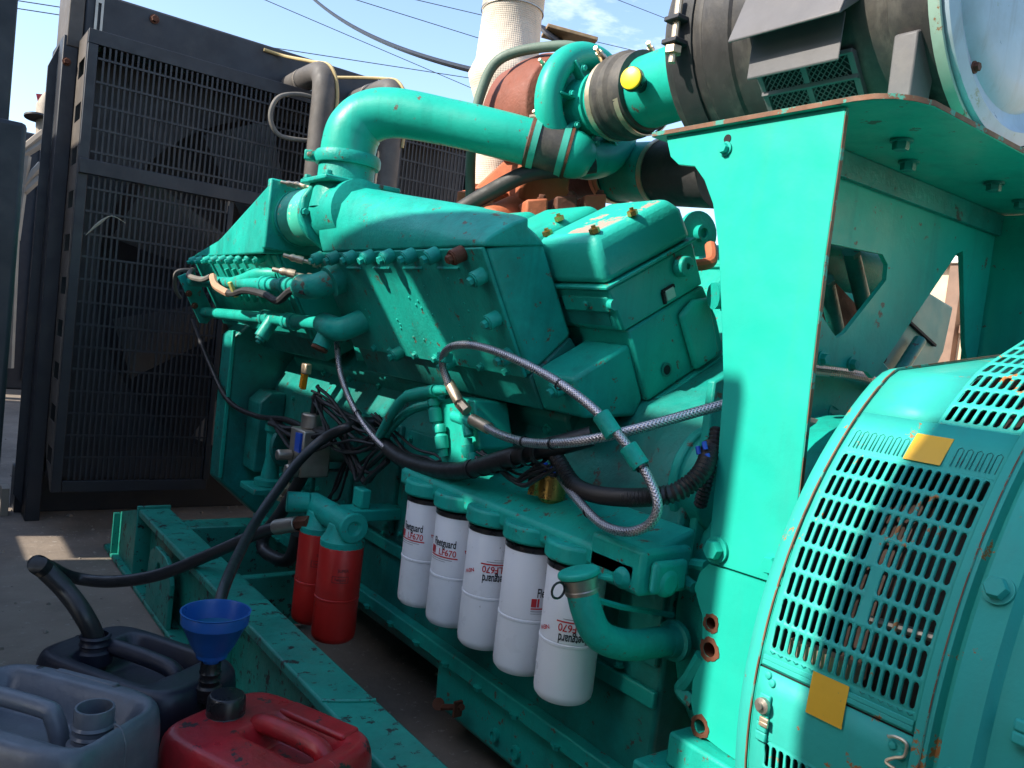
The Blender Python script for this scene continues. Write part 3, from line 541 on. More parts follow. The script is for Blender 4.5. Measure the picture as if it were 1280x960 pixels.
# ---- charge air pipe from turbo to aftercooler
cpath = spline([(NX, NY, 1.55), (NX, NY, 1.585), (NX+.008, NY-.006, 1.63), (NX+.035, NY-.03, 1.672), (NX+.09, NY-.09, 1.69), (NX+.2, NY-.215, 1.672), (NX+.29, NY-.31, 1.652), (NX+.372, NY-.375, 1.636)], 9)
cp = obj('charge_air_pipe', M().tube(cpath, lambda t: .078 if t < .3 else .078-.014*min(1, (t-.3)/.4), 32), teal, eng, label='fat teal charge air pipe bending over the aftercooler')
obj('v_clamp', M().lathe((NX, NY, 1.528), (0, 0, 1), [(0, .079), (.0, .090), (.008, .094), (.026, .094), (.034, .090), (.034, .079)], 36, (False, False)), tealcast, cp)
obj('clamp_lug', M().obox((NX-.085, NY+.05, 1.546), V((.018, -.012, 0)), V((.008, .012, 0)), V((0, 0, .014))), tealcast, cp, .003)
put('clamp_screw', CS(), cp, (NX-.09, NY+.06, 1.546), (-.4, -.9, 0), 0, .9)
e1 = V(cpath[-1]); ed = (V(cpath[-1])-V(cpath[-3])).normalized()
obj('rubber_joint', M().lathe(e1-ed*.015, ed, [(0, .066), (.005, .069), (.035, .0665), (.07, .069), (.11, .067)], 32), wrapr, cp)
for q in (.005, .085): obj('hose_clamp', ring(e1+ed*(q), ed, .068, .018), mat('painted_band%d' % int(q*1000), (.05, .38, .29), .4), cp)
for q in (-.008, .10): obj('hose_clamp', ring(e1+ed*q, ed, .0675, .008, .004), rust, cp)
put('clamp_screw', CS(), cp, e1+ed*.01+V((.01, 0, .078)), (.75, -.6, .25), 0, 1.2)
# ---- exhaust manifold in the valley
man = obj('exhaust_manifold', M().box((1.46, 1.95, 1.40), (1.74, 3.0, 1.50)), orange, eng, .02)
obj('manifold_riser', loft([[(1.45, 2.0, 1.50), (1.75, 2.0, 1.50), (1.75, 2.40, 1.50), (1.45, 2.40, 1.50)], [(1.44, 1.98, 1.57), (1.62, 1.98, 1.57), (1.62, 2.25, 1.57), (1.44, 2.25, 1.57)], [(1.44, 1.93, 1.64), (1.58, 1.93, 1.64), (1.58, 2.10, 1.64), (1.44, 2.10, 1.64)]]), orange, man, .015)
obj('manifold_flange', M().box((1.36, 2.06, 1.515), (1.62, 2.20, 1.535)).obox((1.42, 2.12, 1.47), V((.08, .04, 0)), V((-.03, .06, 0)), V((0, 0, .05))), orange, man, .006)
for k_, (x_, y_, z_) in enumerate(((1.40, 1.87, 1.455), (1.475, 1.835, 1.47), (1.55, 1.80, 1.48))):
    mb = obj('manifold_branch', M().obox((x_, y_, z_), V((.027, -.014, .006)), V((.025, .055, 0)), V((-.004, 0, .03+.006*k_))), orange if k_ != 1 else rust, man, .006)
    put('bolt', RB(), man, (x_-.005, y_-.045, z_+.034+.006*k_), (-.2, -.3, 1), k_, 1.0)
obj('manifold_branch', M().cyl((1.42, 1.98, 1.46), (1.30, 1.93, 1.40), .055, n=20), orange, man, .006)
for q in ((1.40, 2.08), (1.50, 2.075), (1.58, 2.08)): put('bolt', RB(), man, (q[0], q[1]-.02, 1.536), (0, 0, 1), 0, 1.1)
obj('oil_drain_hose', M().tube(spline([(1.25, 2.02, 1.44), (1.29, 1.95, 1.49), (1.36, 1.86, 1.555), (1.44, 1.78, 1.58), (1.50, 1.74, 1.60)], 7), .024, 12), rubber, eng)
# ---- front gear housing and its fittings
obj('gear_housing', xz([(1.028, .40), (1.028, .98), (1.09, 1.04), (2.14, 1.04), (2.2, .98), (2.2, .40), (2.0, .25), (1.2, .25)], 3.20, 3.36), tealdirty, eng, .01)
obj('housing_edge', M().box((1.015, 3.19, .42), (1.0275, 3.205, 1.0)), teal, eng, .002)
obj('fan_drive', M().lathe((1.6, 3.36, 1.18), (0, 1, 0), [(0, .14), (.3, .14), (.31, .10), (.69, .10)], 24), blackg, eng)
pb = obj('pump_bracket', M().prism([(1.10, 3.05, .47), (1.10, 3.05, .74), (1.14, 3.05, .78), (1.20, 3.05, .78), (1.20, 3.05, .47)], (0, .14, 0)), tealdirty, eng, .006)
obj('pump_post', M().lathe((1.10, 2.88, .46), (0, 0, 1), [(0, .055), (.02, .055), (.025, .034), (.10, .022), (.19, .026), (.2, .034), (.23, .034)], 20), tealcast, eng)
obj('pump_base', M().box((1.02, 2.80, .435), (1.19, 2.96, .458)), tealcast, eng, .004)
obj('hand_wheel', M().lathe((1.12, 2.80, .62), (.3, -1, 0), [(0, .075), (.012, .08), (.02, .075), (.02, .03)], 28), tealdirty, eng)
fv = obj('fuel_valve', M().box((1.02, 2.42, .58), (1.12, 2.53, .73)).cyl((1.07, 2.48, .73), (1.07, 2.48, .78), .035, n=16).cyl((1.02, 2.50, .64), (.97, 2.50, .64), .02, n=6).cyl((1.02, 2.44, .60), (.98, 2.44, .60), .024, n=6).cyl((1.12, 2.48, .65), (1.20, 2.48, .65), .03, n=12), steel, eng, .006)
obj('valve_plate', M().box((1.012, 2.425, .66), (1.0195, 2.465, .72)), bluew, fv)
# ---- red fuel filters and their head
RFX = .985; fr_y = (2.00, 2.145)
fhd = obj('fuel_filter_head', M().tube([(RFX, 1.95, .545), (RFX, 2.22, .545)], .036, 20).lathe((RFX, 1.95, .545), (0, -1, 0), [(0, .041), (.012, .041), (.013, .018), (.006, .016)], 22).lathe((RFX, fr_y[0], .475), (0, 0, 1), [(0, .059), (.025, .060), (.04, .05), (.07, .04)], 26).lathe((RFX, fr_y[1], .475), (0, 0, 1), [(0, .059), (.025, .060), (.04, .05), (.07, .04)], 26).tube([(RFX-.02, 2.20, .555), (RFX-.08, 2.22, .555)], .030, 14), tealcast, eng, .003)
obj('head_arm', M().box((1.0, 2.05, .53), (1.2, 2.13, .565)).box((1.06, 2.06, .565), (1.09, 2.12, .62)), tealcast, fhd, .005)
rme = fme.copy(); rme.materials.clear(); rme.materials.append(redf)
for k, y in enumerate(fr_y):
    o = put('fuel_filter', rme, eng, (RFX, y, .222), label=['red fuel filter nearer the camera hanging by the base rail', 'red fuel filter half hidden behind the other red one'][k])
    vd = math.atan2(-y, -RFX); bk_ = cat_m(rect_m(-.022, -.009, .022, -.0078), rect_m(-.022, .0078, .022, .009), rect_m(-.022, -.009, -.0208, .009, 1), rect_m(.0208, -.009, .022, .009, 1), move2(text_m('Fleetguard', .0115, .62), 0, 0), move2(text_m('SUPER', .012, .9), .006, .024))
    obj('label_print', wrapcyl(bk_, RFX, y, .205+.20, RF+.0008, vd+R_(4)), blackp, o)
# ---- fuel control bracket, valves and wiring in the middle of the engine side
cb = obj('control_bracket', M().prism([at(533, 510, X=1.08), at(565, 495, X=1.08), at(592, 500, X=1.08), at(600, 560, X=1.08), at(570, 588, X=1.08), at(552, 580, X=1.08)], (.10, 0, 0)), teal, eng, .005)
for q in ((540, 512), (548, 545)):
    p = at(*q, X=1.06); obj('control_valve', M().lathe(p+V((0, 0, .03)), V((.12, -.25, -.95)), [(0, .010), (.006, .014), (.02, .014), (.022, .010), (.03, .017), (.06, .017), (.062, .012), (.08, .012)], 16), teal, cb)
obj('bracket_knob', M().lathe(at(550, 506, X=1.10), (0, 0, 1), [(0, .022), (.015, .022), (.016, .012), (.024, .012)], 16), tealcast, cb)
for q in ((584, 548), (590, 566)): obj('side_valve', M().lathe(at(*q, X=1.06), (0, -.3, -1), [(0, .012), (.015, .012), (.016, .016), (.03, .016), (.045, .009)], 14), teal, cb)
obj('union_block', M().cyl(at(568, 520, X=1.05), at(600, 532, X=1.05), .014, n=14).cyl(at(580, 512, X=1.05), at(586, 545, X=1.05), .012, n=12), teal, cb)
gp = obj('green_hose', M().tube(spline([at(562, 487, X=1.06), at(530, 489, X=1.05), at(506, 497, X=1.05), at(488, 520, X=1.06), at(474, 545, X=1.08), at(463, 556, X=1.12)], 7), .0125, 12), tealcast, eng)
obj('hose_end', M().cyl(at(545, 488, X=1.053), at(510, 495, X=1.05), .016, n=14), teal, gp)
obj('green_hose', M().tube(spline([at(536, 506, X=1.12), at(515, 512, X=1.09), at(495, 528, X=1.09), at(478, 552, X=1.10)], 6), .012, 10), tealcast, eng)
def bump_braid(m):
    # crossed diagonal strands from the tube's own angle and length
    N, L = nodes(m); b = N['Principled BSDF']; t = N.new('ShaderNodeAttribute'); t.attribute_name = 'tw'; x = N.new('ShaderNodeSeparateXYZ'); L.new(t.outputs['Vector'], x.inputs[0])
    def mth(op, a_, b_=None):
        n_ = N.new('ShaderNodeMath'); n_.operation = op
        for i, v_ in enumerate((a_, b_)):
            if v_ is None: continue
            if isinstance(v_, (int, float)): n_.inputs[i].default_value = v_
            else: L.new(v_, n_.inputs[i])
        return n_.outputs[0]
    an = mth('MULTIPLY', mth('ARCTAN2', x.outputs[1], x.outputs[0]), 8); ln = mth('MULTIPLY', x.outputs[2], 900)
    w1 = mth('SINE', mth('ADD', an, ln)); w2 = mth('SINE', mth('SUBTRACT', an, ln)); h = mth('MAXIMUM', w1, w2)
    bp = N.new('ShaderNodeBump'); bp.inputs['Strength'].default_value = .45; bp.inputs['Distance'].default_value = .001; L.new(h, bp.inputs['Height']); L.new(bp.outputs[0], b.inputs['Normal'])
    src = b.inputs['Base Color'].links[0].from_socket; mxn = N.new('ShaderNodeMixRGB'); L.new(mth('MULTIPLY', mth('ADD', h, 1), .5), mxn.inputs[0]); mxn.inputs[1].default_value = (.16, .155, .165, 1); L.new(src, mxn.inputs[2]); L.new(mxn.outputs[0], b.inputs['Base Color'])
bump_braid(braid)
def hose(name, pts, r, mt, parent, label=None, k=9): return obj(name, M().tube(spline([at(x, y, X=X) for x, y, X in pts], k), r, 14), mt, parent, label=label)
b1 = hose('braided_hose', [(573, 502, 1.04), (561, 480, 1.02), (553, 455, 1.0), (560, 436, .985), (585, 431, .98), (625, 441, .98), (680, 467, .985), (725, 497, .99), (758, 527, 1.0), (790, 565, 1.02), (812, 600, 1.03), (822, 632, 1.03), (812, 655, 1.03), (785, 665, 1.03), (752, 655, 1.04), (722, 625, 1.06), (700, 596, 1.10)], .0088, braid, eng, 'long braided steel hose looping over the aftercooler and down')
b2 = hose('braided_hose', [(596, 526, 1.05), (625, 543, 1.03), (660, 553, 1.01), (700, 554, 1.0), (745, 548, 1.01), (800, 535, 1.05), (860, 518, 1.12), (910, 504, 1.18)], .0095, braid, eng, 'braided steel hose running back towards the bracket')
b3 = hose('braided_hose', [(421, 428, 1.02), (426, 468, 1.02), (440, 505, 1.04), (462, 540, 1.06), (490, 566, 1.08), (530, 582, 1.08), (580, 588, 1.08)], .0088, braid, eng, 'braided steel hose hanging from the pipe elbow')
for (x0, y0, x1, y1, X, r) in ((574, 503, 561, 478, 1.03, .0125), (584, 514, 574, 503, 1.04, .014), (612, 536, 590, 524, 1.045, .0135)): obj('hose_fitting', M().cyl(at(x0, y0, X=X), at(x1, y1, X=X-.006), r, n=6 if r == .014 else 16), zinc, b1 if y0 < 530 else b2, .001)
for (x, y, X) in ((756, 526, 1.0), (790, 566, 1.02)):
    p = at(x, y, X=X); q = at(x+6, y+9, X=X+.004); obj('hose_sleeve', M().cyl(p-(q-p)*.9, q+(q-p)*.9, .0165, n=18), tealcast, b1, .001)
obj('hose_clip', M().obox(at(556, 447, X=1.0), V((.012, 0, 0)), V((0, .018, 0)), V((0, 0, .012))), teal, b1, .003)
for (h_, lst) in ((b1, ((700, 481, .987, 1, .62), (803, 585, 1.025, .5, 1.0), (735, 641, 1.05, .8, -.75))), (b2, ((655, 552, 1.012, 1, .1), (690, 555, 1.0, 1, 0))), (b3, ((447, 517, 1.045, .6, .8), (510, 575, 1.08, .9, .35)))):
    for x_, y_, X_, dx_, dy_ in lst:
        p_ = at(x_, y_, X=X_); q_ = at(x_+10*dx_, y_+10*dy_, X=X_); obj('cable_tie', ring(p_, q_-p_, .0098, .0045, .0016, 14), capb, h_)
# wiring
hz = hose('wire_harness', [(470, 545, 1.10), (500, 572, 1.08), (540, 586, 1.07), (580, 588, 1.06), (620, 577, 1.05), (660, 565, 1.06), (700, 556, 1.08), (740, 545, 1.12)], .021, cableb, eng, 'thick taped wire harness across the engine side')
for i in range(7):
    x = 590+i*14; p = at(x, 586-i*3.4, X=1.055); obj('tape_wrap', ring(p, (.0, -1, .22), .0205, .012, .0025, 18), cableb, hz)
cp_ = resample(spline([at(x, y, X=X) for x, y, X in [(688, 560, 1.09), (700, 580, 1.08), (718, 606, 1.08), (745, 618, 1.07), (790, 622, 1.05), (835, 618, 1.06), (862, 605, 1.09), (880, 585, 1.12), (890, 555, 1.16)]], 30), .0042)
obj('corrugated_conduit', M().tube(cp_, 0.016, 14, ripple=.10), cableb, eng, ang=25)
cp_ = resample(spline([at(x, y, X=X) for x, y, X in [(875, 632, 1.16), (882, 605, 1.15), (890, 570, 1.15), (896, 535, 1.17)]], 20), .0042)
obj('corrugated_conduit', M().tube(cp_, .0115, 12, ripple=.10), cableb, eng, ang=25)
for q in ((872, 558), (880, 552), (878, 575), (884, 567)): obj('blue_terminal', M().cyl(at(*q, X=1.125), at(q[0]+2, q[1]+10, X=1.125), .0045, n=8), bluew, eng)
def wires(n, a, b, r=.006, spread=.05, X=1.08, sag=.05):
    for i in range(n):
        j = lambda s: V((random.uniform(-s, s)*.5, random.uniform(-s, s), random.uniform(-s, s)))
        p, q = at(*a, X=X)+j(spread*.4), at(*b, X=X)+j(spread*.4); m = (p+q)/2+j(spread)+V((0, 0, -sag))
        obj('cable', M().tube(spline([p, p.lerp(m, .5)+j(spread*.3), m, m.lerp(q, .5)+j(spread*.3), q], 5), r*random.uniform(.6, 1.2), 7), cableb, eng)
wires(8, (395, 490), (470, 550), .007, .07); wires(6, (340, 525), (420, 545), .009, .05, 1.06); wires(6, (430, 545), (480, 565), .007, .06); wires(5, (400, 500), (380, 560), .007, .06, 1.08)
wires(4, (470, 520), (560, 585), .005, .05, 1.10); wires(5, (600, 570), (690, 590), .005, .03, 1.06, .02); wires(3, (440, 560), (405, 640), .006, .03, 1.12)
hose('long_cable', [(240, 400, 1.0), (262, 455, 1.0), (285, 500, 1.02), (320, 520, 1.05), (360, 525, 1.07), (400, 545, 1.08)], .010, cableb, eng)
hose('sensor_cable', [(480, 548, 1.12), (462, 570, 1.14), (440, 585, 1.15), (410, 588, 1.15), (392, 583, 1.15)], .006, cableb, eng)
obj('orange_plug', M().obox(at(380, 473, X=1.08), V((.010, 0, 0)), V((0, .012, .004)), V((0, -.006, .035))), orangew, eng, .004)
obj('zinc_plug', M().obox(at(383, 461, X=1.078), V((.012, 0, 0)), V((0, .02, .0)), V((0, 0, .018))), zinc, eng, .005)
# solenoids above the filter head
so = obj('solenoid', M().lathe(at(689, 622, X=1.13), (0, 0, 1), [(-.01, .022), (.0, .030), (.045, .030), (.046, .026), (.052, .026)], 24), brass, eng)
obj('solenoid_top', M().lathe(at(688, 592, X=1.13), (0, 0, 1), [(0, .025), (.012, .022)], 20).cyl(at(682, 586, X=1.13), at(682, 578, X=1.13), .006, n=8).cyl(at(692, 586, X=1.13), at(692, 576, X=1.13), .006, n=8), bluew, so)
obj('pressure_sensor', M().lathe(at(668, 618, X=1.10), (0, 0, 1), [(0, .016), (.012, .016), (.0121, .013), (.035, .013)], 6), brass, eng)
obj('sensor_plug', M().lathe(at(667, 606, X=1.10), (0, 0, 1), [(0, .014), (.035, .013), (.04, .009), (.05, .009)], 14), capb, eng)
# manifold shapes seen between aftercooler and filters
obj('cam_follower_cover', bprism([(-.20, .30), (-.20, .40), (-.10, .44), (-.08, .30)], 1.42, 3.1), tealdirty, eng, .01)
for i in range(7): put('bolt', BOLT(), eng, bk(-.201, .36, 1.5+i*.22), -bd(1, 0))
for i in range(6): obj('push_rod_tube', M().cyl(bk(-.17, .43, 1.46+i*.26), bk(-.15, .55, 1.46+i*.26), .022, n=14), tealcast, eng)
# drain pump return hose part: metal cuff and hose down to the fuel filter head
hose('return_hose', [(395, 560, 1.08), (375, 600, 1.06), (352, 640, 1.03), (330, 670, 1.0), (332, 690, 1.0), (360, 700, 1.02), (372, 668, 1.03)], .021, hoserub, eng)
obj('hose_cuff', M().lathe(at(356, 606, X=1.04), V((.0, .35, -1)), [(0, .024), (.012, .027), (.013, .024), (.03, .024), (.031, .027), (.05, .027)], 16), zinc, eng)
# rear top fittings between heads and bracket
obj('lifting_wheel', M().lathe((1.53, 1.37, 1.40), (-.15, -1, .05), [(0, .055), (.012, .055), (.0125, .02), (.03, .02), (.0301, .012), (.02, .012)], 28), tealcast, eng)
obj('rear_pipe', M().tube(spline([(1.42, 1.20, 1.24), (1.48, 1.18, 1.25), (1.55, 1.2, 1.27), (1.6, 1.3, 1.33)], 6), .03, 12), tealcast, eng)
obj('orange_lead', M().tube(spline([(1.44, 1.3, 1.31), (1.49, 1.28, 1.325), (1.53, 1.32, 1.37)], 6), .014, 10), orange, eng)
obj('rear_union', M().lathe((1.45, 1.16, 1.21), (0, 0, 1), [(0, .034), (.03, .034), (.031, .026), (.05, .026)], 6), tealcast, eng)
# ================================================================== TURBOCHARGER
TX, TZ = 1.5, 1.765
tur = thing('turbocharger', 'turbocharger with teal snail shaped compressor and oxide red turbine on top of the engine', 'turbocharger', (TX, 1.8, 1.55))
Pq = []; n = 40
vol = []
for i in range(n+1):
    t = R_(-95-300*i/n+0)   # scroll tightening away from the outlet at the bottom left
    rr = .042-.014*i/n; Rm = .146-.012*i/n
    vol.append((V((TX, 1.80, TZ))+V((math.cos(t), 0, math.sin(t)))*Rm, rr))
pts = [v[0] for v in vol]; rads = [v[1] for v in vol]
comp = obj('compressor_housing', M().tube(pts, lambda t: rads[min(n, int(round(t*n)))], 18).lathe((TX, 1.835, TZ), (0, -1, 0), [(0, .125), (.022, .12), (.024, .085), (.09, .080)], 36), teal, tur)
od = (e1+ed*.085); obj('compressor_outlet', M().tube(spline([V((TX+.150, 1.80, TZ-.0)), V((TX+.142, 1.80, TZ-.06)), V((TX+.10, 1.80, TZ-.115)), V((TX+.03, 1.797, TZ-.142)), V((TX-.03, 1.795, TZ-.142)), od+ed*.03, od], 7), lambda t: .036+.030*min(1, t*1.2), 28), teal, tur)
for i in range(8):
    t = 2*math.pi*i/8; c = V((TX, 1.775, TZ)); er = V((math.cos(t), 0, math.sin(t))); obj('web', M().obox(c+er*.106, er*.028, er.cross(V((0, 1, 0)))*.003, V((0, .016, 0))), teal, comp, .001)
    put('bolt', BOLT(), comp, c+er*.108+V((0, -.03, 0)), (0, -1, 0), t, .7)
obj('inlet_ring', M().lathe((TX, 1.74, TZ), (0, -1, 0), [(0, .09), (.01, .09), (.012, .082), (.06, .082)], 32), teal, comp)
obj('turbine_housing', M().lathe((TX-.005, 1.865, TZ+.005), (0, 1, 0), [(0, .11), (.02, .15), (.07, .166), (.14, .166), (.145, .160), (.22, .155), (.27, .13), (.29, .08)], 40), turbr, tur, .003)
obj('clamp_band', ring((TX, 1.852, TZ), (0, 1, 0), .118, .02, .006), steel, tur)
for t in (60, 150, 210): put('clamp_screw', CS(), tur, V((TX, 1.835, TZ))+V((.138*math.cos(R_(t)), 0, .138*math.sin(R_(t)))), (-.9, -.2, .35), 0, 1.1)
obj('turbine_neck', loft([[(TX-.07, 1.90, 1.64), (TX+.09, 1.90, 1.64), (TX+.09, 2.08, 1.64), (TX-.07, 2.08, 1.64)], [(TX-.08, 1.88, 1.70), (TX+.08, 1.88, 1.70), (TX+.08, 2.06, 1.70), (TX-.08, 2.06, 1.70)]]), turbr, tur, .01)
dpc = at(706, 197, Y=1.745); dpe = at(733, 206, Y=1.735)-dpc
tg = obj('data_plate', M().obox(dpc+dpe*.5, dpe*.5, V((.003, .004, 0)), V((-.001, 0, .011))), steel, tur, .001); obj('plate_print', M().obox(dpc+dpe*.72, dpe*.25, V((.0035, .0045, 0)), V((-.001, 0, .009))), bluew, tg)
obj('oil_feed_hose', M().tube(spline([(TX+.01, 1.80, TZ+.14), (TX-.06, 1.86, TZ+.165), (TX-.17, 2.0, TZ+.13), (TX-.20, 2.05, TZ+.03), (TX-.20, 2.07, TZ-.12), (TX-.18, 2.07, TZ-.30)], 8), .015, 12), mat('green_grey_hose', (.12, .17, .13), .6, dirt=.3), tur)
# ================================================================== AIR INTAKE PIPE
AX, AZ = 1.49, 1.79
ip = thing('air_intake_pipe', 'teal intake pipe with yellow capped sensor between rubber hoses', 'pipe', (1.5, 1.55, 1.77))
obj('hump_hose', M().lathe((TX, 1.70, TZ), V((AX-TX, -.2, .006)), [(0, .098), (.01, .103), (.028, .103), (.034, .110), (.05, .113), (.058, .106), (.066, .106), (.075, .113), (.09, .112), (.10, .103), (.14, .101)], 40), wrapr, ip)
obj('steel_band', ring((TX, 1.685, TZ), (0, 1, 0), .1035, .018), zinc, ip); obj('steel_band', ring((TX, 1.58, TZ), (0, 1, 0), .103, .018), zinc, ip)
obj('pipe_tube', M().lathe((TX, 1.575, TZ+.001), (-.02, -1, .06), [(0, .091), (.20, .091)], 36), teal, ip)
cpos = V((TX-.080, 1.505, TZ-.015)); cd = V((-.93, -.33, -.02)).normalized()
obj('sensor_body', M().lathe(cpos, cd, [(-.03, .014), (.01, .014), (.011, .020), (.03, .022), (.05, .029), (.062, .029)], 20), capb, ip)
obj('yellow_cap', M().lathe(cpos+cd*.062, cd, [(0, .027), (.006, .0265), (.008, .022)], 24), capyel, ip)
put('clamp_screw', CS(), ip, (TX-.05, 1.69, TZ+.09), (-.8, -.3, .2), 0, 1.3); put('clamp_screw', CS(), ip, (TX+.03, 1.59, TZ+.10), (-.8, -.4, .3), 0, 1.3)
obj('reducer_hose', M().lathe((TX-.005, 1.40, TZ+.012), (-.005, -1, .01), [(0, .095), (.02, .098), (.035, .104), (.045, .122), (.055, .128), (.062, .124), (.07, .14), (.08, .15), (.088, .147), (.096, .162), (.106, .168), (.114, .165), (.13, .17)], 44), wrapr, ip)
obj('steel_band', ring((TX-.004, 1.385, TZ+.013), (0, 1, 0), .099, .018), zinc, ip)
# second intake pipe, for the far bank
ip2 = thing('far_intake_pipe', 'second teal intake pipe with black hoses behind the turbocharger', 'pipe', (2.0, 1.9, 1.7))
q0, q1 = at(700, 215, Y=2.25), at(905, 216, Y=1.45)
dq = q1-q0; Lq = dq.length
obj('pipe_tube', M().lathe(q0+dq*.42, dq, [(0, .088), (Lq*.28, .088)], 30), tealcast, ip2)
obj('rubber_hose', M().lathe(q0, dq, [(0, .09), (Lq*.44, .094)], 30), rubber, ip2); obj('rubber_hose', M().lathe(q0+dq*.68, dq, [(0, .094), (Lq*.32, .094)], 30), rubber, ip2)
for t in (.40, .43, .70): obj('steel_band', ring(q0+dq*t, dq, .0945, .02), zinc, ip2)
# ================================================================== AIR CLEANER
acl = thing('air_cleaner', 'large grey cylindrical air cleaner with blue grey end cover on the teal bracket', 'air cleaner', (AX, 1.0, 1.53))
RA = .252
body = obj('canister', M().lathe((AX, 1.30, AZ), (0, -1, 0), [(0, .15), (.005, .20), (.02, .235), (.05, RA-.004), (.13, RA-.004), (.135, RA), (.20, RA), (.205, RA-.006), (.52, RA-.006), (.525, RA), (.585, RA), (.60, RA-.01)], 56), acbody, acl)
obj('strap', ring((AX, 1.22, AZ), (0, 1, 0), RA-.003, .055, .004, 56), rubber, acl)
p = V((AX, 1.22, AZ))+V((-math.cos(R_(-8)), 0, math.sin(R_(-8))))*(RA+.004)
st = obj('strap_bolt', M().cyl(p+V((-.012, 0, -.06)), p+V((-.012, 0, .07)), .008, n=10).lathe(p+V((-.012, 0, -.028)), (0, 0, -1), [(0, .018), (.014, .018)], 6), zinc, acl)
for lz in (.022, -.024): obj('strap_lug', M().box(p+V((-.03, -.02, lz)), p+V((.01, .02, lz+.010))), black, acl, .002)
# rain hood and mesh inlet on the side
def onc(th, y, r): return V((AX-r*math.cos(R_(th)), y, AZ+r*math.sin(R_(th))))
def panel(t0, t1, y0, y1, ra, rb, th=.004):
    e = [onc(t0, y0, ra), onc(t0, y1, ra), onc(t1, y1, rb), onc(t1, y0, rb)]; nrm = (e[1]-e[0]).cross(e[2]-e[0]).normalized(); return M().prism(e, nrm*th)
hood = obj('rain_hood', M().prism([onc(44, .825, RA+.0), onc(44, 1.055, RA+.0), onc(-19, 1.055, RA+.055), onc(-19, .825, RA+.055)], (-.003, 0, .003)).prism([onc(44, .825, RA-.01), onc(-19, .825, RA+.055), onc(-14, .825, RA-.01)], (0, .004, 0)).prism([onc(44, 1.051, RA-.01), onc(-19, 1.051, RA+.055), onc(-14, 1.051, RA-.01)], (0, .004, 0)), acgrey, acl, .002)
obj('hood_lip', M().prism([onc(-18, .845, RA+.005), onc(-18, 1.035, RA+.005), onc(-33, 1.035, RA+.042), onc(-33, .845, RA+.042)], (-.003, 0, .003)), acgrey, acl, .002)
fm = M(); a0, a1 = -32, -52
for t in (a0, -42, a1):
    fm.obox(onc(t, .94, RA+.004), V((0, .10, 0)), V((.004, 0, 0)), V((0, 0, .004)))
for y in (.845, .94, 1.035): fm.prism([onc(a0, y-.006, RA+.008), onc(a1, y-.006, RA+.008), onc(a1, y-.006, RA-.004), onc(a0, y-.006, RA-.004)], (0, .012, 0))
obj('inlet_frame', fm, acgrey, acl, .001)
obj('inlet_shade_sheet', M().prism([onc(a0, .85, RA-.003), onc(a0, 1.03, RA-.003), onc(-42, 1.03, RA), onc(a1, 1.03, RA-.003), onc(a1, .85, RA-.003), onc(-42, .85, RA)], (.002, 0, .001)), dark, acl)  # dark sheet on the canister paints the shade behind the mesh
mm = M()
def seg(p, q): mm.tube([p, q], .0012, 4)
for i in range(-12, 30):
    for sg in (1, -1):
        ys = .85+i*.012; prv = None
        for k in range(9):
            f = k/8; y = ys+sg*f*.09+(0 if sg > 0 else .0); tt = a0+(a1-a0)*f
            cur = onc(tt, y, RA+.003) if .85 <= y <= 1.03 else None
            if prv is not None and cur is not None: seg(prv, cur)
            prv = cur
obj('inlet_mesh', mm, acgrey, acl, kind='stuff')
ecov = obj('end_cover', M().lathe((AX, .702, AZ), (0, -1, 0), [(0, RA+.012), (.006, RA+.014), (.03, RA+.010), (.036, RA-.012), (.026, RA-.028), (.022, RA-.045), (.034, RA-.06), (.040, RA-.09), (.042, .0)], 56, (True, False)), acend, acl)
obj('cover_rim', ring((AX, .69, AZ), (0, 1, 0), RA+.0145, .018, .006, 56), acrim, acl)
for t in (-14, -52, 30, 80): put('cover_bolt', RB(), ecov, onc(t, .672, RA-.032), (0, -1, 0), t, .75)
obj('saddle', M().box((AX-.20, .72, 1.5285), (AX+.20, .77, 1.56)).prism([onc(-30, .722, RA+.0), onc(-30, .722, RA+.012), (AX-.225, .722, 1.5285), (AX-.17, .722, 1.5285), onc(-50, .722, RA+.0)], (0, .04, 0)), acgrey, acl, .003)
obj('saddle', M().box((AX-.20, 1.06, 1.5285), (AX+.20, 1.11, 1.56)), acgrey, acl, .003)
# ================================================================== BRACKET
brk = thing('air_cleaner_bracket', 'bright teal plate bracket with tall legs and a shelf carrying the air cleaner', 'bracket', (1.6, .9, .75))
SZ = 1.516; xr = 2.06
sh_out = [(1.14, 1.165), (1.14, .74), (1.145, .71), (1.16, .685), (1.185, .667), (1.22, .655), (xr-.06, .655), (xr, .72), (xr, 1.165)]
shelf = obj('shelf', M().prism([(x, y, SZ) for x, y in sh_out], (0, 0, .010)), teal, brk, .001)
obj('shelf_edge', M().prism([(x-.0015 if x < 1.3 else x, y-.0015, SZ+.001) for x, y in [(1.14, 1.165), (1.14, .74), (1.145, .71), (1.16, .685), (1.185, .667), (1.22, .655), (xr-.06, .655), (xr-.06, .6565), (1.22, .6565), (1.187, .6685), (1.162, .6865), (1.147, .711), (1.1415, .74), (1.1415, 1.165)]], (0, 0, .008)), edgebrown, shelf)
L_ = [(832, 176), (1056, 139), (1049, 195), (1030, 330), (1013, 480), (1000, 600), (985, 735), (884, 702), (890, 640), (898, 560), (904, 480), (902, 400), (898, 310), (891, 255), (880, 225), (868, 208), (848, 206), (838, 196)]
leg_poly = [at(*q, X=1.15) for q in L_]
for p in leg_poly[:2]: p.z = SZ-.0005
leg = obj('leg', M().prism(leg_poly, (.010, 0, 0)), tealplate, brk, .0015, label='near leg plate in full sun')
edge = [at(*q, X=1.15) for q in L_[1:7]]; edge[0].z = SZ-.002
em = M()
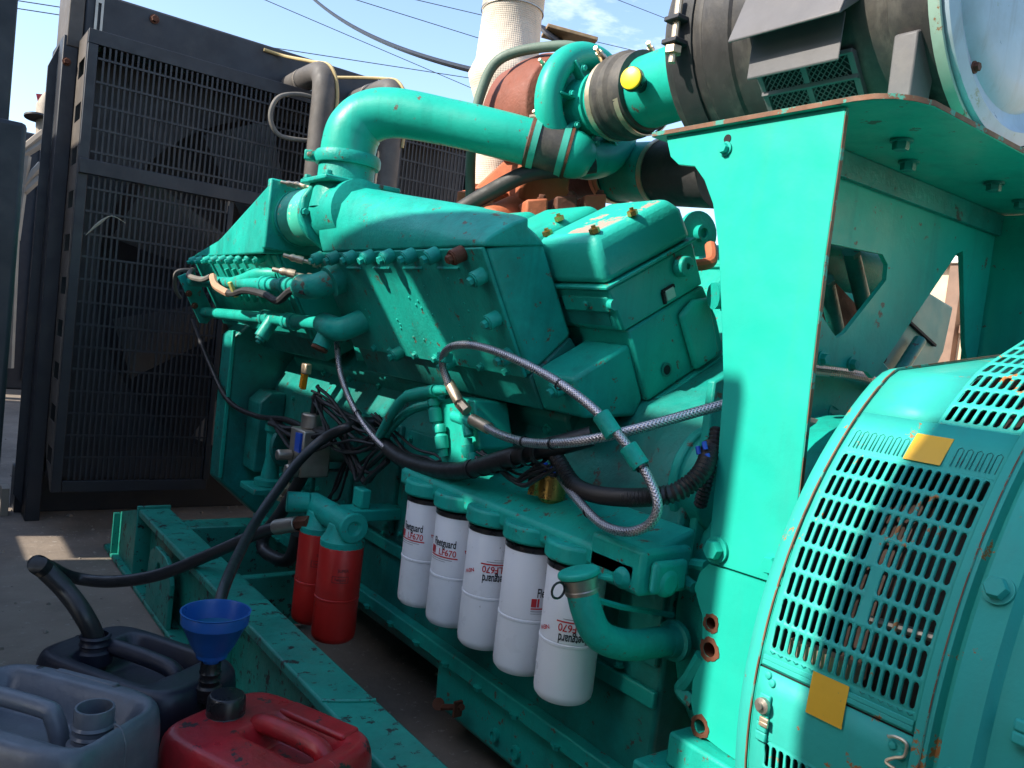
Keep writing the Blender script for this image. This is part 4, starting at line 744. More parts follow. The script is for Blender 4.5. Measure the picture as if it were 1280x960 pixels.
for a, b in zip(edge, edge[1:]): em.prism([a+V((.001, -.0015, 0)), b+V((.001, -.0015, 0)), b+V((.009, -.0015, 0)), a+V((.009, -.0015, 0))], (0, .0012, 0))
obj('leg_edge', em, edgebrown, leg)
for q, k in (((897, 687), 1.7), ((968, 706), 1.5)): put('leg_bolt', shared('big_bolt', hexbolt, tealplate), leg, at(*q, X=1.149), (-1, 0, 0), .4, k)
slot = at(908, 182, X=1.1488); obj('slot_shade_disc', M().lathe(slot+V((0, 0, .012)), (1, 0, 0), [(0, .008), (.0008, .008)], 16), dark, leg); put('leg_bolt', shared('big_bolt', hexbolt, tealplate), leg, slot+V((0, 0, -.006)), (-1, 0, 0), .4, .95)  # flat dark disc stands in for the shaded inside of the slot
cross = [(1.161, SZ-.001), (2.049, SZ-.001), (2.049, 1.10), (1.98, 1.20), (1.905, 1.41), (1.88, 1.40), (1.605, 1.10), (1.58, 1.112), (1.161, 1.125)]
hol = [(1.30, 1.34), (1.575, 1.352), (1.60, 1.335), (1.603, 1.303), (1.48, 1.182), (1.455, 1.17), (1.44, 1.178), (1.375, 1.22), (1.30, 1.26)]
obj('cross_plate', plate_holes([(x, .91, z) for x, z in cross], [[(x, .91, z) for x, z in hol]], (0, .010, 0)), teal, brk, .0)
obj('far_leg', M().prism([(2.05, y, z) for y, z in [(1.16, SZ-.001), (.66, SZ-.001), (.70, .75), (.93, .75), (.95, 1.2), (.99, 1.42)]], (.010, 0, 0)), teal, brk, .001, label='far leg plate in shade')
obj('shelf_rib', M().box((1.162, .895, SZ-.05), (2.048, .9095, SZ-.0005)), tealdirty, brk, .002)
for x, y in ((1.36, .78), (1.72, .78), (1.50, .84), (1.9, .80)): put('shelf_bolt', shared('rusty_big_bolt', hexbolt, tealdirty), shelf, (x, y, SZ-.001), (0, 0, -1), .2, 1.4)
# things seen through the bracket, belonging to the engine
for (x0, z0, x1, z1) in ((1.74, 1.378, 1.90, 1.235), (1.655, 1.30, 1.79, 1.17)): obj('stud', M().cyl((x0, 1.08, z0), (x1, 1.11, z1), .019, n=14).lathe((x0, 1.08, z0), V((x0-x1, -.04, z0-z1)), [(0, .021), (.012, .021)], 6), tealdirty, eng)
obj('rear_plate', M().prism([(1.55, 1.14, 1.10), (1.55, 1.14, 1.36), (1.72, 1.14, 1.345), (1.98, 1.14, 1.24), (1.98, 1.14, 1.05)], (0, .012, 0)), rust, eng)
obj('rear_crossover_pipe', M().cyl((1.60, 1.21, 1.375), (2.02, 1.17, 1.365), .058, n=24), tealcast, eng, .004)
obj('rear_hose', M().tube(spline([at(1000, 461, Y=.96), at(1050, 466, Y=.96), at(1085, 473, Y=.965), at(1097, 486, Y=.99), at(1100, 510, Y=1.05)], 8), .011, 10), braid, eng)
obj('rear_hose', M().tube(spline([at(985, 527, Y=.96), at(1025, 535, Y=.965), at(1062, 538, Y=.98)], 8), .018, 10), greyhose, eng)
for q in ((1027, 448), (1064, 455)): put('plate_bolt', BOLT(), brk, at(*q, Y=.909), (0, -1, 0), .3, 1.1)
obj('rear_end_plate', xz([(1.22, .62), (1.22, 1.06), (1.40, 1.14), (1.8, 1.14), (1.98, 1.06), (1.98, .62)], 1.0, 1.019), tealcast, eng, .004)
obj('cast_mark', M().tube(spline([at(1048, 512, Y=.999), at(1039, 507, Y=.999), at(1036, 520, Y=.999), at(1042, 528, Y=.999), at(1048, 521, Y=.999), at(1039, 517, Y=.999)], 5), .0016, 6), tealcast, eng, label='raised casting figure')
obj('rear_boss', M().lathe(at(1012, 585, Y=.999), (0, -1, 0), [(0, .03), (.012, .028), (.013, .02), (.03, .018)], 6), tealcast, eng, .002)
obj('rear_ledge', M().box((1.22, .965, .90), (1.75, .9995, .935)), tealcast, eng, .006)
fa = [at(*q, Y=1.16) for q in [(1140, 352), (1192, 384), (1180, 440), (1160, 482), (1085, 490), (1118, 420)]]
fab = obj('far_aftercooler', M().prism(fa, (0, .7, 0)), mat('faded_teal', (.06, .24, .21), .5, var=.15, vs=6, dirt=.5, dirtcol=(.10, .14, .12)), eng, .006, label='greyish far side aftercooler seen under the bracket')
e_ = [at(*q, Y=1.155) for q in ((1128, 395), (1168, 432))]; obj('casting_joint', M().obox((e_[0]+e_[1])/2, (e_[1]-e_[0])/2, V((0, .006, 0)), V((.002, 0, .003))), dark, fab)
obj('tie_rod', M().cyl(at(1150, 425, Y=1.13), at(1115, 480, Y=1.13), .017, n=12), tealdirty, eng)
for q in ((1117, 418), (1105, 448)): obj('casting_shade_disc', M().lathe(at(*q, Y=1.1585), (0, 1, 0), [(-.002, .0), (-.0018, .012), (0, .014)], 14), dark, fab)  # dark discs on the casting, hole shade put into their colour
# ================================================================== ALTERNATOR
alt = thing('alternator', 'round teal alternator with slotted vent covers and two yellow stickers', 'alternator', (XC, .2, 0))
CX, CZ, RAl = 1.6, .62, .61
# the front housing is round up to here, then has a nearly flat top
def ac(th, y, r=RAl, TF=54, FT=R_(8)):
    if th <= TF or th > 126: return V((CX-r*math.cos(R_(th)), y, CZ+r*math.sin(R_(th))))
    s_ = R_(th-TF)*RAl; bl_ = min(1, (th-TF)/4); nx, nz_ = -math.cos(R_(TF))*(1-bl_)-math.sin(FT)*bl_, math.sin(R_(TF))*(1-bl_)+math.cos(FT)*bl_
    return V((CX-RAl*math.cos(R_(TF))+s_*math.cos(FT)+nx*(r-RAl), y, CZ+RAl*math.sin(R_(TF))+s_*math.sin(FT)+nz_*(r-RAl)))
def slot_cover(t0, t1, y0, y1, rows, cols, rt0, rt1, ry0, ry1, sw, sfrac, blanks=(), T=.003, fn=None):
    # curved sheet with real slots; rows along theta, cols along y
    m = M(); P = {}; V_ = []; F = []
    def vid(t, y):
        k = (round(t, 4), round(y, 5))
        if k not in P: P[k] = len(V_); V_.append((t, y))
        return P[k]
    pt = (rt1-rt0)/rows; py = (ry1-ry0)/cols; deg = math.degrees(1/RAl)
    ts = [t0+(rt0-t0)*i/max(1, int((rt0-t0)/3.0)) for i in range(max(1, int((rt0-t0)/3.0)))]+[rt0+pt*i for i in range(rows+1)]
    k_ = max(1, int((t1-rt1)/3.0)); ts += [rt1+(t1-rt1)*i/k_ for i in range(1, k_+1)]
    ys = [y0]+[ry0+py*i for i in range(cols+1)]+[y1]
    nt0 = max(1, int((rt0-t0)/3.0))
    for i in range(len(ts)-1):
        for j in range(len(ys)-1):
            r = i-nt0; c = j-1
            a, b, c0, c1 = ts[i], ts[i+1], ys[j], ys[j+1]
            q = [vid(a, c0), vid(a, c1), vid(b, c1), vid(b, c0)]
            if 0 <= r < rows and 0 <= c < cols and (r, c) not in blanks:
                mt, my = (a+b)/2, (c0+c1)/2; hw = sw/2; hl = pt*sfrac/2-hw*deg
                st = []
                for e in range(4):       # rounded ends
                    w_ = math.pi*e/3; st.append((mt-hl-hw*math.sin(w_)*deg, my-hw*math.cos(w_)))
                for e in range(4):
                    w_ = math.pi*e/3; st.append((mt+hl+hw*math.sin(w_)*deg, my+hw*math.cos(w_)))
                s_ = [vid(*p) for p in st]   # order: lower end from y- to y+, upper end from y+ to y-
                F.append((q[0], s_[0], s_[1])); F.append((q[0], s_[1], s_[2], q[1])); F.append((q[1], s_[2], s_[3]))
                F.append((q[1], s_[3], s_[4], q[2])); F.append((q[2], s_[4], s_[5])); F.append((q[2], s_[5], s_[6], q[3])); F.append((q[3], s_[6], s_[7])); F.append((q[3], s_[7], s_[0], q[0]))
            else: F.append(tuple(q))
    m.add([(fn or ac)(t, y, RAl) for t, y in V_], F); return m
def shell(prof, t0, t1, nn):
    m = M(); k = len(prof)
    for i in range(nn+1):
        for r, y in prof: m.v.append(ac(t0+(t1-t0)*i/nn, y, r))
    for i in range(nn):
        for j in range(k-1): m.f.append((i*k+j, i*k+j+1, (i+1)*k+j+1, (i+1)*k+j))
    return m
def solid(o, T): s = o.modifiers.new('thick', 'SOLIDIFY'); s.thickness = T; s.offset = 0; return o
blank1 = {(r, 9) for r in ()}
random.seed(5)
bl = {(1, 7), (2, 7), (3, 7), (4, 7), (5, 7), (6, 7)}
cov = slot_cover(5.9, 44.4, .447, .668, 8, 17, 8.2, 37.2, .452, .660, .0080, .86, blanks={(2, 7), (3, 7), (4, 8)})
solid(obj('vent_cover', cov, tealalt, alt, ang=60, label='slotted vent cover with rows of upright slots'), .004)
acg = lambda th, y, r=RAl: ac(th, y, r, 57, R_(22))
cov2 = slot_cover(44.4, 74, .447, .556, 7, 8, 44.8, 70.5, .452, .553, .0088, .84, fn=acg)
solid(obj('vent_shoulder', cat_m(shell([(RAl, .5565), (RAl, .668)], 44.4, 86, 16)), tealalt, alt), .004)
obj('shoulder_end', M().add([p_ for th in range(54, 87, 4) for p_ in (ac(th, .557, RAl-.002), acg(th, .557, RAl))], [(2*i, 2*i+1, 2*i+3, 2*i+2) for i in range(8)]), tealalt, alt)
solid(obj('vent_cover', cov2, tealalt, alt, ang=60, label='upper slotted vent cover'), .004)
cov3 = slot_cover(-40, 5.6, .447, .668, 8, 17, -34, -3.4, .452, .645, .0080, .86)
solid(obj('vent_door', cov3, tealalt, alt, ang=60, label='lower vent door with hinge and latch'), .004)
dm = M(); 
def cpatch(m, t0, t1, y0, y1, r, th, nt_=12):
    for i in range(nt_):
        a, b = t0+(t1-t0)*i/nt_, t0+(t1-t0)*(i+1)/nt_
        m.prism([ac(a, y0, r), ac(b, y0, r), ac(b, y0, r+th), ac(a, y0, r+th)], (0, y1-y0, 0))
    return m
cpl = M(); 
solid(obj('cover_top', shell([(RAl, .447), (RAl, .668)], 86, 126, 12), tealalt, alt), .004)
fl_ = obj('adaptor_ring', shell([(RAl-.012, .70), (RAl-.004, .695), (RAl+.004, .68), (RAl+.006, .669), (RAl+.003, .6685)], -60, 126, 60), tealalt, alt)
obj('adaptor_edge', shell([(RAl+.0063, .671), (RAl+.0066, .6685), (RAl+.004, .668)], -60, 126, 60), edgebrown, alt)
obj('frame_ring', shell([(RAl+.001, .446), (RAl+.012, .444), (RAl+.014, .425), (RAl+.004, .420), (RAl+.006, .412), (RAl+.03, .405), (RAl+.034, .37), (RAl+.02, .362), (RAl+.02, -.75)], -60, 126, 60), tealalt, alt, label='stepped main frame of the alternator')
obj('frame_seam', shell([(RAl+.0146, .4325), (RAl+.0148, .4305)], -60, 126, 60), edgebrown, alt)
for i in range(6): put('frame_bolt', shared('alt_bolt', hexbolt, tealalt), alt, ac(-18+i*19.8+2, .388, RAl+.033), V((-math.cos(R_(-18+i*19.8+2)), 0, math.sin(R_(-18+i*19.8+2)))), .3, 1.3)
for th in (10, 32): obj('frame_fin', cpatch(M(), th, th+2.4, -.6, .34, RAl+.019, .014, 2), tealalt, alt, .003)
obj('inner_disc', shell([(RAl+.002, .6683), (.34, .6683)], -60, 126, 40), dark, alt)  # adaptor inner face coloured near black, painted shade behind the slots
obj('stator_core', M().lathe((CX, .445, CZ), (0, 1, 0), [(-.1, .53), (.06, .53), (.08, .52), (.16, .50), (.20, .47)], 60), winding, alt)
obj('exciter_bar', M().tube([ac(17, .46, .565), ac(16.2, .56, .575)], .006, 8), steel, alt)
obj('inner_lug', M().obox(ac(9.0, .60, .575), V((0, .05, 0)), V((.01, 0, 0)), V((0, 0, .012))), zinc, alt)
stk = cpatch(M(), 37.7, 42.1, .522, .573, RAl+.0024, .0006, 6); obj('sticker', stk, yellow, alt, label='yellow warning sticker above the slots')
stk = cpatch(M(), 2.8, 8.0, .535, .587, RAl+.0046, .0006, 6); obj('sticker', stk, yellow, alt, label='yellow warning sticker across the door seam')
obj('door_seam', cpatch(M(), 5.62, 5.88, .449, .666, RAl-.003, .003, 1), dark, alt)
obj('hinge_lip', cpatch(M(), 6.1, 7.4, .45, .665, RAl+.0021, .0022, 2), tealalt, alt, .001)
lt = obj('latch', cpatch(M(), -3.6, 2.6, .640, .657, RAl+.002, .006, 5), tealalt, alt, .002)
obj('latch_pin', M().lathe(ac(1.2, .648, RAl+.008), V((-1, 0, .0)), [(0, .011), (.006, .011), (.008, .005), (.012, .005)], 14), steel, lt)
obj('latch_plate', cpatch(M(), -1.4, -.2, .636, .650, RAl+.0081, .004, 2), zinc, lt, .001)
for a_, y_ in ((4.2, .644), (5.0, .652), (3.8, .47), (4.4, .455), (3.0, .458)): put('rivet', shared('alt_rivet', lambda: M().lathe((0, 0, 0), (0, 0, 1), [(0, .006), (.003, .005), (.004, .002)], 10), tealalt), alt, ac(a_, y_, RAl+.002), V((-math.cos(R_(a_)), 0, math.sin(R_(a_)))))
wr = [ac(4.6, .475, RAl+.006), ac(5.0, .465, RAl+.008), ac(4.8, .452, RAl+.008), ac(3.4, .452, RAl+.008), ac(2.8, .462, RAl+.01), ac(2.0, .47, RAl+.012), ac(1.6, .455, RAl+.012), ac(.6, .45, RAl+.01)]
obj('wire_loop', M().tube(spline(wr, 5), .0022, 6), zinc, alt)
kn = M()
for th0, th1 in ((38.0, 41.0),):
    for i in range(17 if th0 < 40 else 9):
        y = .458+i*.01222; hw = .0036
        if y > .657 or (th0 > 40 and y > .556): continue
        if th0 < 40 and .518 < y < .577: continue
        kn.tube([ac(th0, y-hw, RAl+.0021), ac(th1-.3, y-hw, RAl+.0021), ac(th1, y, RAl+.0021), ac(th1-.3, y+hw, RAl+.0021), ac(th0, y+hw, RAl+.0021)], .0007, 4)
for i in range(17):
    y = .458+i*.01222; hw = .0036
    if .531 < y < .591: continue
    kn.tube([ac(8.0, y-hw, RAl+.0021), ac(7.75, y, RAl+.0021), ac(8.0, y+hw, RAl+.0021)], .0007, 4)
obj('knockout_grooves', kn, tealdirty, alt, kind='stuff')
# ================================================================== BASE FRAME
base = thing('base_frame', 'teal steel skid beam with chipped paint lying beside the engine', 'frame', (.8, 2.2, 0))
RZ = .30; x0, x1 = .737, .848; ye = 3.21
rail = obj('rail', M().box((x0, -.8, RZ-.028), (x1, ye, RZ)).box((x0+.045, -.8, .021), (x0+.062, ye-.02, RZ-.0285)).box((x0-.005, -.8, 0), (x1+.01, 3.75, .0205)), tealrail, base, .006, label='near side rail with chipped top')
obj('rail', M().box((2.352, -.8, 0), (2.463, ye, RZ)), tealrail, base, .006, label='far side rail')
obj('rail_end_plate', M().box((x0-.004, ye+.001, .021), (x1+.004, ye+.014, RZ+.010)), tealrail, rail, .003)
obj('end_gusset', M().prism([(x0+.02, ye+.0145, .021), (x0+.02, ye+.0145, RZ-.005), (x0+.02, 3.62, .19), (x0+.02, 3.62, .021)], (.012, 0, 0)), tealrail, base, .002)
obj('end_gusset', M().box((x0-.005, 3.60, .021), (x1+.05, 3.615, .19)), tealrail, base, .002)
gz = .0205; gxs = x0-.002
lug = [(gxs, y, z) for y, z in [(2.70, gz), (2.70, .17), (2.74, .225), (2.80, .24), (2.92, .24), (2.98, .21), (3.0, .16), (3.0, gz)]]
obj('lifting_lug', plate_holes(lug, [circle((gxs, 2.86, .17), (0, 1, 0), (0, 0, 1), .028, 20)], (.016, 0, 0)), tealrail, base, .003)
for y in (2.2, 1.5, .8): obj('web_stiffener', M().box((x0+.004, y, .0207), (x0+.0448, y+.012, RZ-.0287)), tealrail, base, .002)
obj('crossmember', M().box((x1+.002, 3.06, .02), (2.35, 3.18, .26)), tealrail, base, .004)
obj('crossmember', M().box((x1+.002, 2.62, .02), (1.18, 2.66, .20)), tealrail, base, .004)
obj('weld_bead', M().tube(spline([(x0+.004, 1.52, RZ+.001), (x0+.04, 1.50, RZ+.002), (x0+.08, 1.485, RZ+.002), (x1-.004, 1.48, RZ+.001)], 5), .0045, 6), tealrail, rail)
# ================================================================== DRAIN AND FILL HOSES, CANS, FUNNEL
NECKW = at(119, 800, Z=.41)
dh = [at(372, 655, X=.93), at(330, 664, X=.88), at(270, 690, X=.78), at(200, 718, X=.66), at(140, 727, X=.55), at(92, 722, X=.455), at(60, 708, X=.36), at(47, 705, Y=1.84), at(58, 714, Y=1.79), at(82, 738, Y=1.765), at(104, 768, Y=NECKW.y+.006), NECKW+V((0, 0, 0)), NECKW+V((.006, -.004, -.06))]
obj('drain_hose', M().tube(spline(dh, 9), .0185, 16), hoserub, label='thick black drain hose looping from the red filters into the dark blue can', cat='hose')
dho = bpy.data.objects['drain_hose']
obj('hose_ferrule', M().cyl(at(345, 659, X=.90), at(372, 654.5, X=.93), .0225, n=20), steel, dho, .002); obj('hose_nut', M().cyl(at(373, 654, X=.931), at(388, 653, X=.945), .02, n=6), rust, dho)
tp = move2(text_m('1.0MPa 150PSI', .012), 0, 0); hp0 = at(100, 760, X=.34)
fh_ = [at(478, 528, X=1.17), at(455, 528, X=1.12), at(432, 535, X=1.06), at(405, 548, X=1.02), at(375, 575, X=.95), at(345, 615, X=.86), at(318, 655, X=.77), at(295, 700, X=.66), at(280, 735, X=.585), at(272, 765, X=.555)]
obj('fill_hose', M().tube(spline(fh_, 9), lambda t: .0165-.004*t, 16), hoserub, label='long black rubber hose hanging from the wiring down into the blue funnel', cat='hose')
def can(name, label, mt, c, ang, L, W, H, feats, group='jerrycans on the ground'):
    t = thing(name, label, 'jerrycan', (c[0], c[1], 0), group); t.rotation_euler = (0, 0, ang); ORG[t.name] = V((0, 0, 0))
    return t
def rbox(L, W, z0, z1, rad=.05, n=6, inset=0):
    out = []
    for cx, cy, a0 in ((L/2-rad, W/2-rad, 0), (-L/2+rad, W/2-rad, 90), (-L/2+rad, -W/2+rad, 180), (L/2-rad, -W/2+rad, 270)):
        for i in range(n): a = R_(a0+90*i/(n-1)); out.append((cx+(rad-inset)*math.cos(a), cy+(rad-inset)*math.sin(a)))
    return out
def canbody(L, W, H, rad, wells, ribs=()):
    # rings from the centre to a rounded outline; the top is pressed down smoothly in the handle wells
    n = 72; out = []
    for i in range(n):
        t = 2*math.pi*i/n; c, s_ = math.cos(t), math.sin(t); e = 5.0; r = (abs(c/(L/2))**e+abs(s_/(W/2))**e)**(-1/e); out.append((r*c, r*s_))
    def sm(x): x = max(0, min(1, x)); return x*x*(3-2*x)
    def top(x, y):
        z = 0
        for (x0, x1, y0, y1, d, sf) in wells: z = max(z, d*sm((x-x0)/sf)*sm((x1-x)/sf)*sm((y-y0)/sf)*sm((y1-y)/sf))
        return z
    prof = [(k/26*.86, 0) for k in range(27)]+[(.90, .0015), (.935, .005), (.96, .011), (.98, .02), (.993, .034), (1, .055)]
    m = M(); m.v.append(V((0, 0, H-top(0, 0))))
    for q, dz in prof[1:]:
        for x, y in out: m.v.append(V((x*q, y*q, H-dz-top(x*q, y*q))))
    for z, q in ((H*.66, 1.0), (H*.63, .992), (H*.34, .992), (H*.31, 1.0), (.03, 1.0), (.008, .985), (0, .95)):
        for x, y in out: m.v.append(V((x*q, y*q, z)))
    R__ = len(prof)-1+7
    for i in range(n): m.f.append((0, 1+i, 1+(i+1) % n))
    for k in range(R__-1):
        for i in range(n): j = (i+1) % n; m.f.append((1+k*n+i, 1+(k+1)*n+i, 1+(k+1)*n+j, 1+k*n+j))
    m.f.append(tuple(1+(R__-1)*n+i for i in range(n-1, -1, -1))); return m
def neck(x, y, z, r, h): return M().lathe((x, y, z), (0, 0, 1), [(-.02, r*1.28), (.004, r*1.25), (.008, r*1.02), (.014, r), (.018, r*1.10), (.022, r), (.028, r), (.032, r*1.10), (.036, r), (h-.004, r), (h, r*.97), (h, r*.86), (h-.05, r*.84)], 30, (False, True))
# dark blue can
CAN = can('jerrycan', 'dark blue plastic jerrycan holding the drain hose and the blue funnel', bluecan, (.402, 1.65), math.atan2(-.866, .5), .36, .225, .40, None)
obj('body', canbody(.37, .225, .395, .04, [(-.10, .11, -.085, .085, .05, .035)]), bluecan, CAN, ang=60)
obj('handle', M().tube(spline([(-.105, .0, .372), (-.075, 0, .394), (.075, 0, .394), (.11, 0, .372)], 6), .0165, 12), bluecan, CAN)
def canloc(t, p): a = -t.rotation_euler[2]; d = V((p[0]-t.location.x, p[1]-t.location.y, 0)); return d.x*math.cos(a)-d.y*math.sin(a), d.x*math.sin(a)+d.y*math.cos(a)
n1 = canloc(CAN, NECKW); n2 = canloc(CAN, at(270, 765, Z=.53))
obj('neck', neck(n1[0], n1[1], .386, .027, .036), bluecan, CAN); obj('neck', neck(n2[0], n2[1], .384, .0185, .052), capb, CAN, label='small black spout under the funnel')
# grey can
CG = can('jerrycan', 'open grey blue plastic jerrycan in the bottom left corner', greycan, (.195, 1.385), math.atan2(-.78, .63), .34, .24, .46, None)
obj('body', canbody(.335, .24, .455, .05, [(-.15, .155, -.085, .085, .055, .04)]), greycan, CG, ang=60)
obj('handle', M().tube(spline([(-.15, -.005, .425), (-.115, -.005, .45), (.015, -.005, .452), (.04, -.005, .44), (.06, -.005, .39)], 6), .0145, 12), greycan, CG)
obj('neck', neck(.105, .002, .412, .0285, .060), greycan, CG)
for sg in (-.055, .02): obj('moulded_rib', M().tube(spline([(sg, -.1205, .18), (sg, -.1205, .36), (sg, -.117, .425), (sg, -.105, .448)], 5), .006, 8), greycan, CG)
obj('moulded_panel', M().obox((.0, .104, .4535), V((.06, 0, 0)), V((0, .006, 0)), V((0, 0, .003))), greycan, CG, .002)
for q in ((-.09, .098), (.06, .10), (-.04, -.095)): obj('grime_lump', M().lathe((q[0], q[1], .449), (0, 0, 1), [(0, .012), (.004, .010), (.007, .004)], 9), capb, CG)
# red can
CR = can('jerrycan', 'grimy red plastic jerrycan with black screw cap beside the base rail', redcan, (.53, 1.275), math.atan2(-.91, .42), .33, .25, .40, None)
obj('body', canbody(.315, .25, .39, .05, [(-.045, .12, -.04, .075, .04, .03)]), redcan, CR, ang=60)
obj('handle', M().tube(spline([(-.05, .02, .372), (-.03, .02, .388), (.085, .02, .388), (.11, .02, .37)], 6), lambda t: .017, 12), redcan, CR)
obj('moulded_rib', M().box((-.05, .08, .376), (.06, .094, .389)), redcan, CR, .005); obj('moulded_rib', M().box((-.02, -.085, .376), (.07, -.068, .389)), redcan, CR, .005)
obj('moulded_step', M().obox((.03, .088, .388), V((.075, 0, 0)), V((0, .022, 0)), V((0, 0, .006))), redcan, CR, .005, seg=3)
obj('cap', M().lathe((-.105, .0, .386), (0, 0, 1), [(0, .036), (.003, .036), (.004, .033), (.034, .032), (.038, .029), (.0385, .024)], 12), capb, CR, .002, label='black screw cap'); obj('neck', M().lathe((-.105, .0, .374), (0, 0, 1), [(0, .042), (.006, .038), (.012, .034)], 24), redcan, CR)
for t_, L_c, H_c, m_ in ((CAN, .37, .395, bluecan), (CG, .335, .455, greycan), (CR, .315, .39, redcan)):
    for sg in (-1, 1): obj('mould_seam', M().tube(spline([(sg*(L_c/2-.0005), 0, H_c*.40), (sg*(L_c/2-.0005), 0, H_c-.055), (sg*(L_c/2-.004), 0, H_c-.02), (sg*(L_c/2-.012), 0, H_c-.005), (sg*(L_c/2-.024), 0, H_c-.0005)], 5), .0017, 6), m_, t_)
# funnel
fp = at(270, 765, Z=.53); fx, fy_ = fp.x, fp.y; fz = .53
fn = thing('funnel', 'deep blue plastic funnel standing in the dark blue jerrycan', 'funnel', (fx, fy_, .40))
obj('bowl', M().lathe((fx, fy_, fz), (0, 0, 1), [(0, .061), (.003, .063), (.003, .060), (-.004, .058), (-.018, .056), (-.06, .036), (-.075, .028), (-.0751, .031), (-.06, .040), (-.0215, .0575), (-.02, .060), (-.002, .0615), (0, .061)], 44, (False, False)), bluef, fn, ang=50)
obj('spout', M().lathe((fx, fy_, fz-.072), (0, 0, -1), [(0, .030), (.012, .028), (.016, .015), (.05, .0135)], 28), bluef, fn); obj('oil_in_funnel', M().lathe((fx, fy_, fz-.030), (0, 0, 1), [(0, .0505), (.0005, .0505)], 36), oil, fn)
st_ = M(); random.seed(11)
for i in range(900):
    x, y = random.uniform(-.4, 2.2), random.uniform(.6, 6.5); r = random.choice((.003, .004, .005, .007, .011))*random.uniform(.7, 1.3)
    if .70 < x < .9 and y < 3.8: continue
    st_.lathe((x, y, -.001), (random.uniform(-.3, .3), random.uniform(-.3, .3), 1), [(0, r), (r*.5, r*random.uniform(.7, 1.1)), (r*1.0, r*.4)], 5)
obj('ground_grit', st_, mat('grit', (.26, .22, .18), .9, var=.4, vs=40), label='loose grit and small stones scattered on the ground', cat='grit', kind='stuff')
# ================================================================== EXHAUST
exx, exy = 1.60, 2.38
exh = thing('exhaust_pipe', 'white cloth wrapped exhaust pipe rising behind the turbocharger', 'exhaust pipe', (exx, exy, 1.6))
obj('wrap', M().lathe((exx, exy, 1.60), (0, 0, 1), [(0, .085), (.10, .09), (.20, .105), (.30, .10), (.345, .118), (.38, .128), (.405, .118), (.43, .108), (.60, .102), (.605, .106), (.90, .104), (.905, .108), (1.3, .104)], 40), wrapm, exh, ang=60)
for z in (2.20, 2.50): obj('tie_wire', ring((exx, exy, z), (0, .05, 1), .106, .004, .002), steel, exh)
bp_ = at(700, 42, Y=2.75)
pl_ = thing('exhaust_flap', 'rusty brown plate with a black disc behind the wrapped exhaust', 'flap', bp_)
obj('plate', M().obox(bp_+V((.05, 0, 0)), V((.095, -.05, -.01)), V((.03, .06, 0)), V((0, 0, .008))), wood, pl_, .003); obj('disc', M().lathe(bp_+V((-.03, 0, -.03)), (.1, -.5, .6), [(0, .075), (.012, .075)], 28), black, pl_, .002)
# ================================================================== LEFT EDGE POST
pp = thing('steel_post', 'dark steel door frame cutting off the left edge of the picture', 'post', (.08, 2.6, 0))
xe = at(17, 75, Y=2.6).x; obj('post', M().box((xe-.16, 2.60, 1.5), (xe, 2.68, 2.1)), black, pp, .004)
xe2 = at(22, 330, Y=2.5).x; obj('door_leaf', M().box((xe2-.16, 2.48, .30), (xe2-.004, 2.56, 1.5)), black, pp, .012)
# ================================================================== ADDED SHADE SCREEN (unseen, left of the frame; gaps shaped for sun patches)
EX = -1.3; k_y = -TOSUN.y/TOSUN.x*-1; 
def shade(p):   # where the sun ray through a lit point crosses the added screen
    p = V(p); t = (p.x-EX)/-TOSUN.x; return p.y+t*TOSUN.y, p.z+t*TOSUN.z
shade_scr = thing('shade_screen', 'added dark screen out of view, shaped to cast shade and sun patches', 'screen', (EX, 2, 0))
def pan(y0, y1, z0, z1, name='panel'): obj(name, M().box((EX-.05, y0, z0), (EX, y1, z1)), black, shade_scr, .003)  # panels of the added shade screen
yA = shade((1.02, .592, .75))[0]; zA = shade((1.168, .5, 1.06))[1]
yB = shade((1.15, .885, .9))[0]; zB = shade((1.15, .95, 1.08))[1]
yC = shade((1.0, 1.30, 1.3))[0]; zC = shade((1.0, 1.8, 1.36))[1]
yD = shade((.92, 2.31, 1.3))[0]; yE = shade((.92, 3.36, 1.2))[0]; zD = shade((.95, 2.9, 1.0))[1]
zE = shade((.55, 4.1, 1.72))[1]
pan(-6, yA, 0, zA)
pan(yB, yC, 0, zB)
pT0, pT1 = shade((1.088, 1.96, 1.00)), shade((.965, 1.70, 1.225)); hy0, hy1, hz0, hz1 = pT1[0], pT0[0], pT0[1], pT1[1]
hy0, hy1 = sorted((hy0, hy1)); hz0, hz1 = sorted((hz0, hz1))
HL = [[(EX, hy0, hz0), (EX, hy1-.03, hz0), (EX, hy1, hz1), (EX, hy0+.06, hz1)]]
for pt_, dy, dz in (((1.06, 1.63, .88), .085, .075), ((1.03, 1.522, .72), .022, .018), ((1.03, 1.262, .722), .012, .01), ((1.10, 2.60, .93), .03, .02), ((1.11, 1.495, .985), .05, .012), ((1.09, 1.52, 1.04), .03, .008)):
    c_ = shade(pt_); HL.append([(EX, c_[0]-dy, c_[1]-dz), (EX, c_[0]+dy*.7, c_[1]-dz*.8), (EX, c_[0]+dy, c_[1]+dz), (EX, c_[0]-dy*.6, c_[1]+dz)])
obj('panel', plate_holes([(EX, yC, 1.2), (EX, yD, 1.2), (EX, yD, zC-.15), (EX, yC+.32, zC-.01), (EX, yC, zC+.07)], HL, (-.006, 0, 0)), black, shade_scr)  # holes and slanted top cut to throw the sun patches
pan(yC, yD, 0, 1.16); pan(yD, yE, 0, zD); pan(yE, 3.99, 0, zE); pan(3.99, 4.36, 0, 1.29); pan(4.02, 4.36, 1.44, zE); pan(4.361, 4.72, 0, zE); pan(4.721, 4.88, 0, 1.25); pan(4.721, 4.88, 1.36, zE); pan(4.881, 9, 0, zE)
